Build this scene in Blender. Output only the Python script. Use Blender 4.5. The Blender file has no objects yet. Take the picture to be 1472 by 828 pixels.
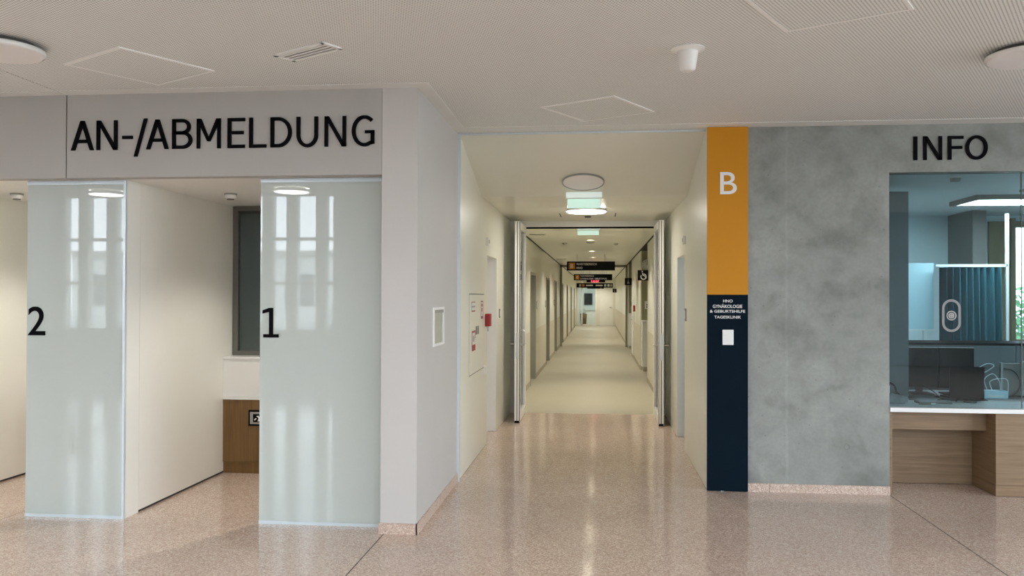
import bpy, bmesh, math, random
from mathutils import Vector, Matrix
random.seed(4)
S = bpy.context.scene
COL = S.collection
R = math.radians

# ---------------------------------------------------------------- camera
cam_d = bpy.data.cameras.new('camera'); cam = bpy.data.objects.new('camera', cam_d); COL.objects.link(cam)
cam_d.sensor_width = 36.0; cam_d.lens = 36.0 * 1220.4 / 1472.0; cam_d.clip_end = 300
yaw, pitch, roll = 0.1013, 0.00969, 0.00304
fw = Vector((-math.sin(yaw) * math.cos(pitch), math.cos(yaw) * math.cos(pitch), math.sin(pitch)))
rt = fw.cross(Vector((0, 0, 1))).normalized(); up = rt.cross(fw)
r2 = rt * math.cos(roll) + up * math.sin(roll); u2 = up * math.cos(roll) - rt * math.sin(roll)
M = Matrix((r2, u2, -fw)).transposed().to_4x4(); M.translation = (0, 0, 1.66)
cam.matrix_world = M
S.camera = cam

# ---------------------------------------------------------------- world, exposure
W = bpy.data.worlds.new('sky'); S.world = W; W.use_nodes = True
wn = W.node_tree.nodes; wl = W.node_tree.links
bg = wn['Background']
tc = wn.new('ShaderNodeTexCoord'); sp = wn.new('ShaderNodeSeparateXYZ'); rp = wn.new('ShaderNodeValToRGB')
wl.new(tc.outputs['Generated'], sp.inputs[0]); wl.new(sp.outputs['Z'], rp.inputs[0]); wl.new(rp.outputs[0], bg.inputs[0])
rp.color_ramp.elements[0].position = 0.0; rp.color_ramp.elements[0].color = (0.81, 0.91, 1.0, 1)
rp.color_ramp.elements[1].position = 0.7; rp.color_ramp.elements[1].color = (0.68, 0.84, 1.0, 1)
bg.inputs[1].default_value = 3.3
S.view_settings.view_transform = 'Standard'; S.view_settings.look = 'None'
S.view_settings.gamma = 1.0; S.view_settings.use_curve_mapping = False
S.view_settings.exposure = 1.82
try:
    S.cycles.use_denoising = True
    S.cycles.max_bounces = 10; S.cycles.diffuse_bounces = 6; S.cycles.transparent_max_bounces = 16
    S.cycles.sample_clamp_indirect = 8.0; S.cycles.caustics_reflective = False; S.cycles.caustics_refractive = False
except Exception: pass

def portal(x0, x1, y, z0, z1):
    l = bpy.data.lights.new('window_daylight', 'AREA'); l.shape = 'RECTANGLE'; l.size = x1 - x0; l.size_y = z1 - z0
    l.cycles.is_portal = True
    o = bpy.data.objects.new('window_daylight', l); COL.objects.link(o)
    o.location = ((x0 + x1) / 2, y, (z0 + z1) / 2); o.rotation_euler = (R(90), 0, 0)      # faces +Y, into the hall
portal(-12.4, -5.9, -6.8, .9, 6.4); portal(-.5, 7.0, -6.8, .9, 6.4)
_l = bpy.data.lights.new('window_daylight', 'AREA'); _l.shape = 'RECTANGLE'; _l.size = 2.55; _l.size_y = 9.5; _l.cycles.is_portal = True
_o = bpy.data.objects.new('window_daylight', _l); COL.objects.link(_o); _o.location = (9.75, 1.25, 1.775); _o.rotation_euler = (0, R(90), 0)      # faces -X, through a side opening added to light the hall
portal_o = bpy.data.lights.new('window_daylight', 'AREA'); portal_o.shape = 'RECTANGLE'; portal_o.size = 1.6; portal_o.size_y = 1.6; portal_o.cycles.is_portal = True
_o = bpy.data.objects.new('window_daylight', portal_o); COL.objects.link(_o); _o.location = (6.2, 11.95, 1.85); _o.rotation_euler = (R(-90), 0, 0)

# ---------------------------------------------------------------- materials
MATS = {}
def nmat(name):
    m = bpy.data.materials.new(name); m.use_nodes = True; MATS[name] = m
    return m, m.node_tree.nodes, m.node_tree.links, m.node_tree.nodes['Principled BSDF']
def mat(name, col, rough=0.5, metal=0.0, var=0.04, scale=3.0, bump=0.0, emit=0.0, ecol=None, spec=0.5):
    m, n, l, b = nmat(name)
    b.inputs['Roughness'].default_value = rough; b.inputs['Metallic'].default_value = metal
    b.inputs['Specular IOR Level'].default_value = spec
    g = n.new('ShaderNodeNewGeometry'); no = n.new('ShaderNodeTexNoise'); no.inputs['Scale'].default_value = scale; no.inputs['Detail'].default_value = 4
    l.new(g.outputs['Position'], no.inputs['Vector'])
    r = n.new('ShaderNodeValToRGB')
    r.color_ramp.elements[0].position = .3; r.color_ramp.elements[1].position = .7
    r.color_ramp.elements[0].color = tuple(c * (1 - var) for c in col) + (1,)
    r.color_ramp.elements[1].color = tuple(min(1, c * (1 + var)) for c in col) + (1,)
    l.new(no.outputs['Fac'], r.inputs[0]); l.new(r.outputs[0], b.inputs['Base Color'])
    if bump:
        bp = n.new('ShaderNodeBump'); bp.inputs['Strength'].default_value = bump; bp.inputs['Distance'].default_value = .002
        n2 = n.new('ShaderNodeTexNoise'); n2.inputs['Scale'].default_value = 220; l.new(g.outputs['Position'], n2.inputs['Vector'])
        l.new(n2.outputs['Fac'], bp.inputs['Height']); l.new(bp.outputs[0], b.inputs['Normal'])
    if emit:
        b.inputs['Emission Color'].default_value = tuple(ecol or col) + (1,); b.inputs['Emission Strength'].default_value = emit
    return m
def ramp(n, stops):
    r = n.new('ShaderNodeValToRGB'); e = r.color_ramp.elements
    while len(e) < len(stops): e.new(.5)
    for el, (p, c) in zip(e, stops): el.position = p; el.color = tuple(c) + (1,)
    return r
def terrazzo(name, rough, tone=1.0):
    m, n, l, b = nmat(name)
    g = n.new('ShaderNodeNewGeometry')
    v = n.new('ShaderNodeTexVoronoi'); v.inputs['Scale'].default_value = 125; l.new(g.outputs['Position'], v.inputs['Vector'])
    s = n.new('ShaderNodeSeparateColor'); l.new(v.outputs['Color'], s.inputs[0])
    base = [(0.0, (.43, .305, .24)), (.2, (.53, .39, .315)), (.45, (.595, .45, .37)), (.7, (.66, .515, .43)), (.9, (.77, .65, .565))]
    r = ramp(n, [(p, tuple(x * tone for x in c)) for p, c in base]); l.new(s.outputs[0], r.inputs[0])
    no = n.new('ShaderNodeTexNoise'); no.inputs['Scale'].default_value = 1.3; no.inputs['Detail'].default_value = 3; l.new(g.outputs['Position'], no.inputs['Vector'])
    r2_ = ramp(n, [(.3, (.9, .9, .9)), (.7, (1, 1, 1))]); l.new(no.outputs['Fac'], r2_.inputs[0])
    mx = n.new('ShaderNodeMix'); mx.data_type = 'RGBA'; mx.blend_type = 'MULTIPLY'; mx.inputs[0].default_value = 1
    l.new(r.outputs[0], mx.inputs[6]); l.new(r2_.outputs[0], mx.inputs[7]); l.new(mx.outputs[2], b.inputs['Base Color'])
    b.inputs['Roughness'].default_value = rough; b.inputs['Specular IOR Level'].default_value = .4
    return m
terrazzo('terrazzo', .11); terrazzo('terrazzo_base', .35, .95)

def concrete():
    m, n, l, b = nmat('concrete')
    g = n.new('ShaderNodeNewGeometry')
    def noise(sc, det, dist=0.0, stretch=None):
        no = n.new('ShaderNodeTexNoise'); no.inputs['Scale'].default_value = sc; no.inputs['Detail'].default_value = det; no.inputs['Distortion'].default_value = dist
        if stretch:
            mp = n.new('ShaderNodeMapping'); mp.inputs['Scale'].default_value = stretch; l.new(g.outputs['Position'], mp.inputs[0]); l.new(mp.outputs[0], no.inputs['Vector'])
        else: l.new(g.outputs['Position'], no.inputs['Vector'])
        return no
    a = noise(1.6, 6, .4); r1 = ramp(n, [(.32, (.235, .243, .226)), (.55, (.285, .295, .275)), (.75, (.335, .345, .322))]); l.new(a.outputs['Fac'], r1.inputs[0])
    c = noise(2.0, 10, .35, (1, 1, 1.25)); r2_ = ramp(n, [(.52, (1, 1, 1)), (.62, (.80, .80, .79)), (.72, (.66, .66, .65))]); l.new(c.outputs['Fac'], r2_.inputs[0])
    e_ = noise(5.5, 8, .6); r6 = ramp(n, [(.38, (.90, .90, .89)), (.5, (1, 1, 1)), (.68, (1.06, 1.06, 1.06))]); l.new(e_.outputs['Fac'], r6.inputs[0])
    d = noise(34, 3); r3 = ramp(n, [(.25, (.90, .90, .90)), (.7, (1.04, 1.04, 1.04))]); l.new(d.outputs['Fac'], r3.inputs[0])
    v = n.new('ShaderNodeTexVoronoi'); v.inputs['Scale'].default_value = 13; l.new(g.outputs['Position'], v.inputs['Vector'])
    r4 = ramp(n, [(.045, (.62, .62, .62)), (.075, (1, 1, 1))]); l.new(v.outputs['Distance'], r4.inputs[0])
    # pale formwork seam
    sx = n.new('ShaderNodeSeparateXYZ'); l.new(g.outputs['Position'], sx.inputs[0])
    w = noise(7, 3); ma = n.new('ShaderNodeMath'); ma.operation = 'MULTIPLY_ADD'; ma.inputs[1].default_value = .035; l.new(w.outputs['Fac'], ma.inputs[0]); l.new(sx.outputs['X'], ma.inputs[2])
    cp = n.new('ShaderNodeMath'); cp.operation = 'COMPARE'; cp.inputs[1].default_value = 1.615; cp.inputs[2].default_value = .011; l.new(ma.outputs[0], cp.inputs[0])
    r5 = ramp(n, [(0, (1, 1, 1)), (1, (1.09, 1.09, 1.09))]); l.new(cp.outputs[0], r5.inputs[0])
    cur = r1.outputs[0]
    for o in (r2_, r6, r3, r4, r5):
        mx = n.new('ShaderNodeMix'); mx.data_type = 'RGBA'; mx.blend_type = 'MULTIPLY'; mx.inputs[0].default_value = 1
        l.new(cur, mx.inputs[6]); l.new(o.outputs[0], mx.inputs[7]); cur = mx.outputs[2]
    l.new(cur, b.inputs['Base Color']); b.inputs['Roughness'].default_value = .55
    bp = n.new('ShaderNodeBump'); bp.inputs['Strength'].default_value = .25; bp.inputs['Distance'].default_value = .004
    l.new(r4.outputs[0], bp.inputs['Height']); l.new(bp.outputs[0], b.inputs['Normal'])
concrete()

def perforated():
    m, n, l, b = nmat('perforated_ceiling')
    g = n.new('ShaderNodeNewGeometry'); mp = n.new('ShaderNodeMapping'); mp.inputs['Rotation'].default_value = (0, 0, R(30)); mp.inputs['Scale'].default_value = (55, 55, 55)
    l.new(g.outputs['Position'], mp.inputs[0])
    sx = n.new('ShaderNodeSeparateXYZ'); l.new(mp.outputs[0], sx.inputs[0])
    outs = []
    for ax in 'XY':
        f = n.new('ShaderNodeMath'); f.operation = 'FRACT'; l.new(sx.outputs[ax], f.inputs[0])
        s = n.new('ShaderNodeMath'); s.operation = 'SUBTRACT'; s.inputs[1].default_value = .5; l.new(f.outputs[0], s.inputs[0])
        p = n.new('ShaderNodeMath'); p.operation = 'MULTIPLY'; l.new(s.outputs[0], p.inputs[0]); l.new(s.outputs[0], p.inputs[1]); outs.append(p)
    ad = n.new('ShaderNodeMath'); ad.operation = 'ADD'; l.new(outs[0].outputs[0], ad.inputs[0]); l.new(outs[1].outputs[0], ad.inputs[1])
    lt = n.new('ShaderNodeMath'); lt.operation = 'LESS_THAN'; lt.inputs[1].default_value = .066; l.new(ad.outputs[0], lt.inputs[0])
    r = ramp(n, [(0, (.815, .83, .81)), (1, (.30, .31, .30))]); l.new(lt.outputs[0], r.inputs[0])
    l.new(r.outputs[0], b.inputs['Base Color']); b.inputs['Roughness'].default_value = .7
perforated()

def wood(name, c1, c2, vertical=True, scale=1.0):
    m, n, l, b = nmat(name)
    g = n.new('ShaderNodeNewGeometry'); mp = n.new('ShaderNodeMapping')
    mp.inputs['Scale'].default_value = (38 * scale, 38 * scale, 1.6 * scale) if vertical else (1.6 * scale, 1.6 * scale, 30 * scale)
    l.new(g.outputs['Position'], mp.inputs[0])
    no = n.new('ShaderNodeTexNoise'); no.inputs['Scale'].default_value = 1.5; no.inputs['Detail'].default_value = 7; no.inputs['Distortion'].default_value = .6; l.new(mp.outputs[0], no.inputs['Vector'])
    r = ramp(n, [(.3, c1), (.7, c2)]); l.new(no.outputs['Fac'], r.inputs[0]); l.new(r.outputs[0], b.inputs['Base Color']); b.inputs['Roughness'].default_value = .45
wood('wood_booth', (.145, .075, .020), (.215, .118, .037))
wood('wood_info', (.19, .12, .062), (.285, .19, .11), False)

def satin_glass():
    m, n, l, b = nmat('satin_glass')
    n.remove(b); out = n['Material Output']
    d = n.new('ShaderNodeBsdfDiffuse'); d.inputs[0].default_value = (.66, .715, .68, 1)
    t = n.new('ShaderNodeBsdfTranslucent'); t.inputs[0].default_value = (.66, .72, .68, 1)
    m1 = n.new('ShaderNodeMixShader'); m1.inputs[0].default_value = .22; l.new(d.outputs[0], m1.inputs[1]); l.new(t.outputs[0], m1.inputs[2])
    gl = n.new('ShaderNodeBsdfGlossy'); gl.inputs['Roughness'].default_value = .015
    fr = n.new('ShaderNodeFresnel'); fr.inputs[0].default_value = 1.62
    m2 = n.new('ShaderNodeMixShader'); l.new(fr.outputs[0], m2.inputs[0]); l.new(m1.outputs[0], m2.inputs[1]); l.new(gl.outputs[0], m2.inputs[2]); l.new(m2.outputs[0], out.inputs[0])
satin_glass()
def clear_glass(name, tint, ior=1.5):
    m, n, l, b = nmat(name)
    n.remove(b); out = n['Material Output']
    t = n.new('ShaderNodeBsdfTransparent'); t.inputs[0].default_value = tint + (1,)
    gl = n.new('ShaderNodeBsdfGlossy'); gl.inputs['Roughness'].default_value = .0
    fr = n.new('ShaderNodeFresnel'); fr.inputs[0].default_value = ior
    m2 = n.new('ShaderNodeMixShader'); l.new(fr.outputs[0], m2.inputs[0]); l.new(t.outputs[0], m2.inputs[1]); l.new(gl.outputs[0], m2.inputs[2]); l.new(m2.outputs[0], out.inputs[0])
clear_glass('info_glass', (.82, .93, .95)); clear_glass('door_glass', (.93, .97, .95)); clear_glass('facade_glass', (.95, .98, 1.0))

mat('wall_paint', (.55, .53, .51), .6, var=.015)
mat('header_paint', (.44, .425, .405), .6, var=.015)  # block paint darkened: shade near the ceiling put into the header colour
mat('cream_panel', (.78, .775, .69), .28, var=.012, scale=1)
mat('booth_panel', (.80, .79, .74), .45, var=.012)
mat('cream_ceiling', (.74, .735, .65), .30, var=.012, scale=1)
mat('white_trim', (.80, .79, .76), .5, var=.02)
mat('frame_white', (.88, .88, .86), .5, var=.01)
mat('plain_ceiling', (.76, .77, .75), .7, var=.02)
mat('hall_wall', (.62, .62, .61), .6, var=.02)
mat('alu', (.66, .73, .77), .35, .35, var=.03)
mat('white_metal', (.84, .84, .82), .35, var=.02)
mat('steel', (.55, .55, .54), .3, .9, var=.04, scale=30)
mat('black', (.005, .005, .006), .6, var=.2, spec=.03)
mat('black_gloss', (.006, .007, .008), .4, var=.2, spec=.1)
mat('joint', (.035, .032, .03), .8, var=.2, scale=40)
mat('linoleum', (.48, .445, .355), .34, var=.035, scale=14)
mat('wainscot', (.66, .62, .50), .35, var=.015)
mat('skirting', (.42, .38, .29), .5, var=.03)
mat('door_grey', (.30, .30, .255), .45, var=.03)
mat('olive', (.33, .32, .20), .6, var=.03)
mat('orange', (.56, .235, .010), .5, var=.012, scale=.8, spec=.2)
mat('navy', (.0035, .010, .018), .6, var=.06, spec=.04)
mat('white_print', (.80, .80, .78), .5, var=.01)
mat('white_plastic', (.82, .82, .80), .35, var=.01)
mat('lamp_white', (.84, .81, .80), .5, var=.01)
mat('lamp_lit', (1, .96, .9), .5, var=.0, emit=13, ecol=(1.0, .94, .83))
mat('downlight_lit', (1, .96, .9), .5, var=.0, emit=6, ecol=(1.0, .90, .70))
mat('hall_lamp_lit', (1, .98, .96), .5, var=.0, emit=7, ecol=(1.0, .97, .92))
mat('booth_lamp_lit', (1, .98, .96), .5, var=.0, emit=3, ecol=(1.0, .95, .86))
mat('exit_lit', (.75, .95, .88), .4, var=.02, emit=.14, ecol=(.62, .95, .82))
mat('exit_tube', (.9, 1, .98), .4, var=.0, emit=.10, ecol=(.85, 1, .96))
mat('red', (.36, .012, .02), .4, var=.03)
mat('red_led', (.9, .05, .05), .4, var=0, emit=2.5, ecol=(1, .04, .06))
mat('plate_grey', (.36, .36, .34), .4, .3, var=.03)
mat('hatch_glass', (.42, .43, .36), .3, var=.12, scale=9)
mat('dark_frame', (.13, .125, .11), .45, var=.04)
mat('dark_room', (.16, .18, .19), .8, var=.05)
mat('counter_white', (.82, .82, .81), .3, var=.015)
mat('desk_grey', (.30, .30, .31), .5, var=.05)
mat('curtain', (.012, .10, .13), .75, var=.12, scale=12, bump=.2)
mat('office_white', (.70, .78, .80), .6, var=.02)
mat('office_dark', (.075, .08, .085), .35, var=.06)
mat('taupe', (.21, .185, .17), .6, var=.03)
mat('bronze', (.22, .18, .09), .5, var=.04)
mat('screen', (.006, .012, .018), .12, var=.1)
mat('pale_blue', (.55, .74, .82), .5, var=.02)
mat('paper', (.66, .66, .66), .7, var=.1, scale=25)
mat('cloth_grey', (.33, .32, .33), .9, var=.25, scale=18)
mat('cable', (.012, .012, .013), .5, var=.1)
mat('cable_white', (.7, .72, .73), .5, var=.05)
mat('red_plastic', (.42, .03, .05), .5, var=.1)
mat('ring_frost', (.26, .265, .27), .6, var=.04)
mat('asphalt', (.36, .36, .34), .9, var=.15)
mat('facade_white', (.72, .72, .70), .8, var=.03)
mat('leaf', (.05, .12, .03), .7, var=.4, scale=8)
mat('bark', (.10, .07, .05), .9, var=.3, scale=10)
mat('chair_wood', (.30, .19, .10), .5, var=.08)
mat('window_dark', (.05, .07, .09), .1, var=.1)

# ---------------------------------------------------------------- mesh helpers
WP = {}
def wpos(o): return WP.get(o.name, Vector((0, 0, 0))) if o else Vector((0, 0, 0))
def link(o, parent, pos):
    COL.objects.link(o); WP[o.name] = Vector(pos)
    if parent: o.parent = parent
    o.location = Vector(pos) - wpos(parent)
    return o
def tag(o, label=None, cat=None, group=None, kind=None):
    if label: o['label'] = label
    if cat: o['category'] = cat
    if group: o['group'] = group
    if kind: o['kind'] = kind
    return o
def thing(name, label, cat, pos, group=None, kind=None):
    o = bpy.data.objects.new(name, None); o.empty_display_size = .05
    link(o, None, pos); return tag(o, label, cat, group, kind)
def mobj(name, bm, m, parent=None, pos=(0, 0, 0), smooth=False):
    me = bpy.data.meshes.new(name); bmesh.ops.recalc_face_normals(bm, faces=bm.faces[:]); bm.to_mesh(me); bm.free()
    if smooth:
        for p in me.polygons: p.use_smooth = True
    o = bpy.data.objects.new(name, me); me.materials.append(MATS[m])
    return link(o, parent, pos)
def add_box(bm, x0, x1, y0, y1, z0, z1, bev=0.0):
    r = bmesh.ops.create_cube(bm, size=1)
    for v in r['verts']:
        v.co = Vector(((x0 + x1) / 2 + v.co.x * (x1 - x0), (y0 + y1) / 2 + v.co.y * (y1 - y0), (z0 + z1) / 2 + v.co.z * (z1 - z0)))
    if bev:
        es = list({e for v in r['verts'] for e in v.link_edges})
        bmesh.ops.bevel(bm, geom=es, offset=bev, segments=2, affect='EDGES', profile=.5)
def box(name, x0, x1, y0, y1, z0, z1, m, parent=None, bev=0.0):
    """a box given in world metres; its origin is at the middle of its base"""
    c = Vector(((x0 + x1) / 2, (y0 + y1) / 2, z0)); bm = bmesh.new()
    add_box(bm, x0 - c.x, x1 - c.x, y0 - c.y, y1 - c.y, 0, z1 - z0, bev)
    return mobj(name, bm, m, parent, c)
def boxes(name, lst, m, parent=None, bev=0.0):
    c = Vector(((lst[0][0] + lst[0][1]) / 2, (lst[0][2] + lst[0][3]) / 2, min(b[4] for b in lst))); bm = bmesh.new()
    for b in lst: add_box(bm, b[0] - c.x, b[1] - c.x, b[2] - c.y, b[3] - c.y, b[4] - c.z, b[5] - c.z, bev)
    return mobj(name, bm, m, parent, c)
def lathe(name, prof, m, parent, pos, rot=None, seg=40, smooth=True):
    """prof: (radius, z) from one end to the other"""
    bm = bmesh.new(); rings = []
    for r, z in prof:
        if r < 1e-5: rings.append([bm.verts.new((0, 0, z))])
        else: rings.append([bm.verts.new((r * math.cos(2 * math.pi * i / seg), r * math.sin(2 * math.pi * i / seg), z)) for i in range(seg)])
    for a, b in zip(rings, rings[1:]):
        for i in range(seg):
            j = (i + 1) % seg
            if len(a) == 1 and len(b) > 1: bm.faces.new((a[0], b[i], b[j]))
            elif len(b) == 1 and len(a) > 1: bm.faces.new((a[i], a[j], b[0]))
            elif len(a) > 1: bm.faces.new((a[i], a[j], b[j], b[i]))
    if rot is not None: bmesh.ops.transform(bm, matrix=rot.to_4x4(), verts=bm.verts)
    o = mobj(name, bm, m, parent, pos)
    if smooth:
        for p in o.data.polygons: p.use_smooth = abs(p.normal.z) < .9 if rot is None else False
    return o
def tube(name, pts, rad, m, parent=None, pos=(0, 0, 0), seg=8):
    bm = bmesh.new(); prev = None; P = [Vector(p) - Vector(pos) for p in pts]
    for i, p in enumerate(P):
        d = (P[min(i + 1, len(P) - 1)] - P[max(i - 1, 0)]).normalized()
        a = d.orthogonal().normalized() if prev is None else (prev - d * prev.dot(d)).normalized()
        prev = a; b = d.cross(a)
        ring = [bm.verts.new(p + (a * math.cos(2 * math.pi * k / seg) + b * math.sin(2 * math.pi * k / seg)) * rad) for k in range(seg)]
        if i:
            for k in range(seg): bm.faces.new((last[k], last[(k + 1) % seg], ring[(k + 1) % seg], ring[k]))
        else: bm.faces.new(ring[::-1])
        last = ring
    bm.faces.new(last)
    return mobj(name, bm, m, parent, pos, smooth=True)
def curve_pts(pts, n=8):
    out = []
    for i in range(len(pts) - 1):
        p0 = Vector(pts[max(i - 1, 0)]); p1 = Vector(pts[i]); p2 = Vector(pts[i + 1]); p3 = Vector(pts[min(i + 2, len(pts) - 1)])
        for k in range(n):
            t = k / n
            out.append(.5 * ((2 * p1) + (p2 - p0) * t + (2 * p0 - 5 * p1 + 4 * p2 - p3) * t * t + (3 * p1 - p0 - 3 * p2 + p3) * t ** 3))
    out.append(Vector(pts[-1])); return out
def prism(name, poly, x0, x1, m, parent=None):
    """poly in (y, z), pulled along x"""
    bm = bmesh.new(); A = [bm.verts.new((x0, y, z)) for y, z in poly]; B = [bm.verts.new((x1, y, z)) for y, z in poly]
    bm.faces.new(A); bm.faces.new(B[::-1])
    for i in range(len(poly)): j = (i + 1) % len(poly); bm.faces.new((A[i], A[j], B[j], B[i]))
    return mobj(name, bm, m, parent)

def text_bm(s, depth, bold=0.0, spacing=1.0):
    c = bpy.data.curves.new('t', 'FONT'); c.body = s; c.size = 1; c.extrude = depth / 2; c.offset = bold; c.resolution_u = 6; c.space_character = spacing
    o = bpy.data.objects.new('t', c); COL.objects.link(o)
    dg = bpy.context.evaluated_depsgraph_get(); me = bpy.data.meshes.new_from_object(o.evaluated_get(dg))
    bm = bmesh.new(); bm.from_mesh(me); bmesh.ops.remove_doubles(bm, verts=bm.verts, dist=1e-5)
    bpy.data.objects.remove(o); bpy.data.curves.remove(c); bpy.data.meshes.remove(me)
    return bm
def fit_text(s, x0, x1, z0, z1, y, depth, bold=0.0, spacing=1.0):
    """text standing in an XZ plane facing -Y, its ink filling x0..x1, z0..z1"""
    bm = text_bm(s, 1.0, bold, spacing)
    xs = [v.co.x for v in bm.verts]; ys = [v.co.y for v in bm.verts]
    ax, bx, ay, by = min(xs), max(xs), min(ys), max(ys)
    for v in bm.verts:
        v.co = Vector((x0 + (v.co.x - ax) / (bx - ax) * (x1 - x0), y - depth * .5 - v.co.z * depth, z0 + (v.co.y - ay) / (by - ay) * (z1 - z0)))
    return bm
def letter_bm(ch, W, H, w, depth):
    """sans-serif capital drawn as solid strokes in the XZ plane, front face at y = -depth"""
    bm = bmesh.new(); b = w * .86
    def solid(P):
        A = [bm.verts.new((x, -depth, z)) for x, z in P]; B = [bm.verts.new((x, 0, z)) for x, z in P]
        bm.faces.new(A); bm.faces.new(B[::-1])
        for i in range(len(P)): j = (i + 1) % len(P); bm.faces.new((A[i], A[j], B[j], B[i]))
    def rect(x0, x1, z0, z1): solid([(x0, z0), (x1, z0), (x1, z1), (x0, z1)])
    def ribbon(P, wd, closed=False):
        n = len(P); Lf = []; Rt = []
        for i in range(n):
            p = Vector(P[i]); a = Vector(P[(i - 1) % n]) if (closed or i) else p; c = Vector(P[(i + 1) % n]) if (closed or i < n - 1) else p
            d = (c - a).normalized(); nn = Vector((-d.y, d.x)) * wd(d) / 2
            Lf.append(p + nn); Rt.append(p - nn)
        for i in range(n if closed else n - 1):
            j = (i + 1) % n; solid([tuple(Lf[i]), tuple(Lf[j]), tuple(Rt[j]), tuple(Rt[i])])
    wd = lambda d: w * abs(d.y) + b * (1 - abs(d.y)) if True else w
    def arc(cx, cz, rx, rz, a0, a1, n=20): return [(cx + rx * math.cos(R(a0 + (a1 - a0) * k / n)), cz + rz * math.sin(R(a0 + (a1 - a0) * k / n))) for k in range(n + 1)]
    if ch == 'A':
        h = .56 * w
        solid([(0, 0), (1.08 * w, 0), (W / 2 + h, H), (W / 2 - h, H)]); solid([(W - 1.08 * w, 0), (W, 0), (W / 2 + h, H), (W / 2 - h, H)]); rect(W * .24, W * .76, H * .25, H * .25 + b)
    elif ch == 'N':
        rect(0, w * .95, 0, H); rect(W - w * .95, W, 0, H); solid([(0, H), (1.15 * w, H), (W, 0), (W - 1.15 * w, 0)])
    elif ch == 'M':
        rect(0, w * .92, 0, H); rect(W - w * .92, W, 0, H); m = W / 2; q = .42 * w
        solid([(0, H), (1.2 * w, H), (m + q, H * .24), (m - q, H * .24)]); solid([(W - 1.2 * w, H), (W, H), (m + q, H * .24), (m - q, H * .24)])
    elif ch in 'ELF':
        rect(0, w, 0, H)
        if ch in 'EL': rect(w, W, 0, b)
        if ch in 'EF': rect(w, W, H - b, H); rect(w, W * .92, H * .5 - b * .4, H * .5 + b * .6)
    elif ch == 'I': rect(0, W, 0, H)
    elif ch == '-': rect(0, W, H * .36, H * .36 + b)
    elif ch == '/': solid([(0, -.24 * H), (w * .95, -.24 * H), (W, H * 1.04), (W - w * .95, H * 1.04)])
    elif ch == 'B':
        rect(0, w, 0, H); zm = H * .535; x = W * .50
        r1 = (H - b / 2 - zm) / 2; ribbon([(w * .5, H - b / 2), (x, H - b / 2)] + arc(x, zm + r1, W * .92 - w / 2 - x, r1, 88, -88) + [(w * .5, zm)], wd)
        r0 = (zm - b / 2) / 2; ribbon([(w * .5, zm), (x, zm)] + arc(x, b / 2 + r0, W - w / 2 - x, r0, 88, -88) + [(w * .5, b / 2)], wd)
    elif ch == 'D':
        rect(0, w, 0, H); x = W * .36; ribbon([(w * .5, H - b / 2), (x, H - b / 2)] + arc(x, H / 2, W - w / 2 - x, H / 2 - b / 2, 88, -88, 28) + [(w * .5, b / 2)], wd)
    elif ch == 'U':
        rz = H * .36; ribbon([(w / 2, H)] + arc(W / 2, rz + b / 2 * 0 - .012 * H + b / 2, W / 2 - w / 2, rz, 180, 360, 28) + [(W - w / 2, H)], wd)
    elif ch == 'G':
        ribbon(arc(W * .56, H / 2, W * .56 - w / 2, H / 2 - b / 2 + .01 * H, 48, 300, 40) + [(W - w / 2, H * .12)], wd); rect(W - w, W, H * .07, H * .48); rect(W * .58, W, H * .48 - b * .55, H * .48 + b * .35)
    elif ch == 'O': ribbon(arc(W / 2, H / 2, W / 2 - w / 2, H / 2 - b / 2 + .012 * H, 0, 360, 48)[:-1], wd, True)
    return bm
def lettering(t, table, y, z0, H, w, depth):
    for ch, x0, x1 in table: mobj('letter', letter_bm(ch, x1 - x0, H, w, depth), 'black', t, (x0, y, z0))
def flat_text(name, s, x0, x1, z0, z1, y, m, parent, depth=.002, bold=.0):
    bm = fit_text(s, x0, x1, z0, z1, y, depth, bold)
    c = Vector(((x0 + x1) / 2, y, z0))
    for v in bm.verts: v.co -= c
    return mobj(name, bm, m, parent, c)
def copy_tree(o, pos, label=None, parent=None):
    c = o.copy(); COL.objects.link(c)
    if parent: c.parent = parent
    else: c.location = pos
    if label: c['label'] = label
    for ch in list(o.children): copy_tree(ch, None, None, c)
    return c

CZ = 3.12            # hall ceiling
XL, XR = -1.245, .932   # vestibule walls
YD = 12.08           # glazed door frame

# ================================================================ FLOOR
fl = box('floor', -12.5, 9.6, -6.5, 12.1, -.10, -.032, 'joint'); tag(fl, 'polished pinkish terrazzo floor of the hall', kind='structure')
G = .004
for (x0, x1, y0, y1) in [(-12.5, -8.3, -6.5, 8.6), (-8.3, -4.383, -6.5, 8.6), (-4.383, -1.486, -6.5, 8.6), (-1.486, 2.437, -6.5, 7.5), (-1.486, 2.437, 7.5, 12.09),
                         (2.437, 6.3, -6.5, 8.6), (6.3, 9.6, -6.5, 8.6)]:
    box('floor_slab', x0 + G, x1 - G, y0 + (0.0012 if y0 == 7.5 else 0), y1 - (.0012 if y1 == 7.5 else 0), -.032, 0, 'terrazzo', fl)
for x, y1 in ((-8.3, 6), (-4.383, 7.8), (-1.486, 5.9), (2.437, 7.46), (6.3, 7.4)):
    box('joint_strip', x - G, x + G, -6.5, y1, -.02, -.0015, 'joint', fl)
fc = box('floor_corridor', -2.2, 2.2, 12.095, 52, -.10, 0, 'linoleum'); tag(fc, 'beige linoleum floor of the long corridor', kind='structure')
fo = box('floor_office', 2.45, 7.0, 8.6, 11.9, -.10, 0, 'taupe'); tag(fo, 'dark floor of the office behind the info window', kind='structure')

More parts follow.
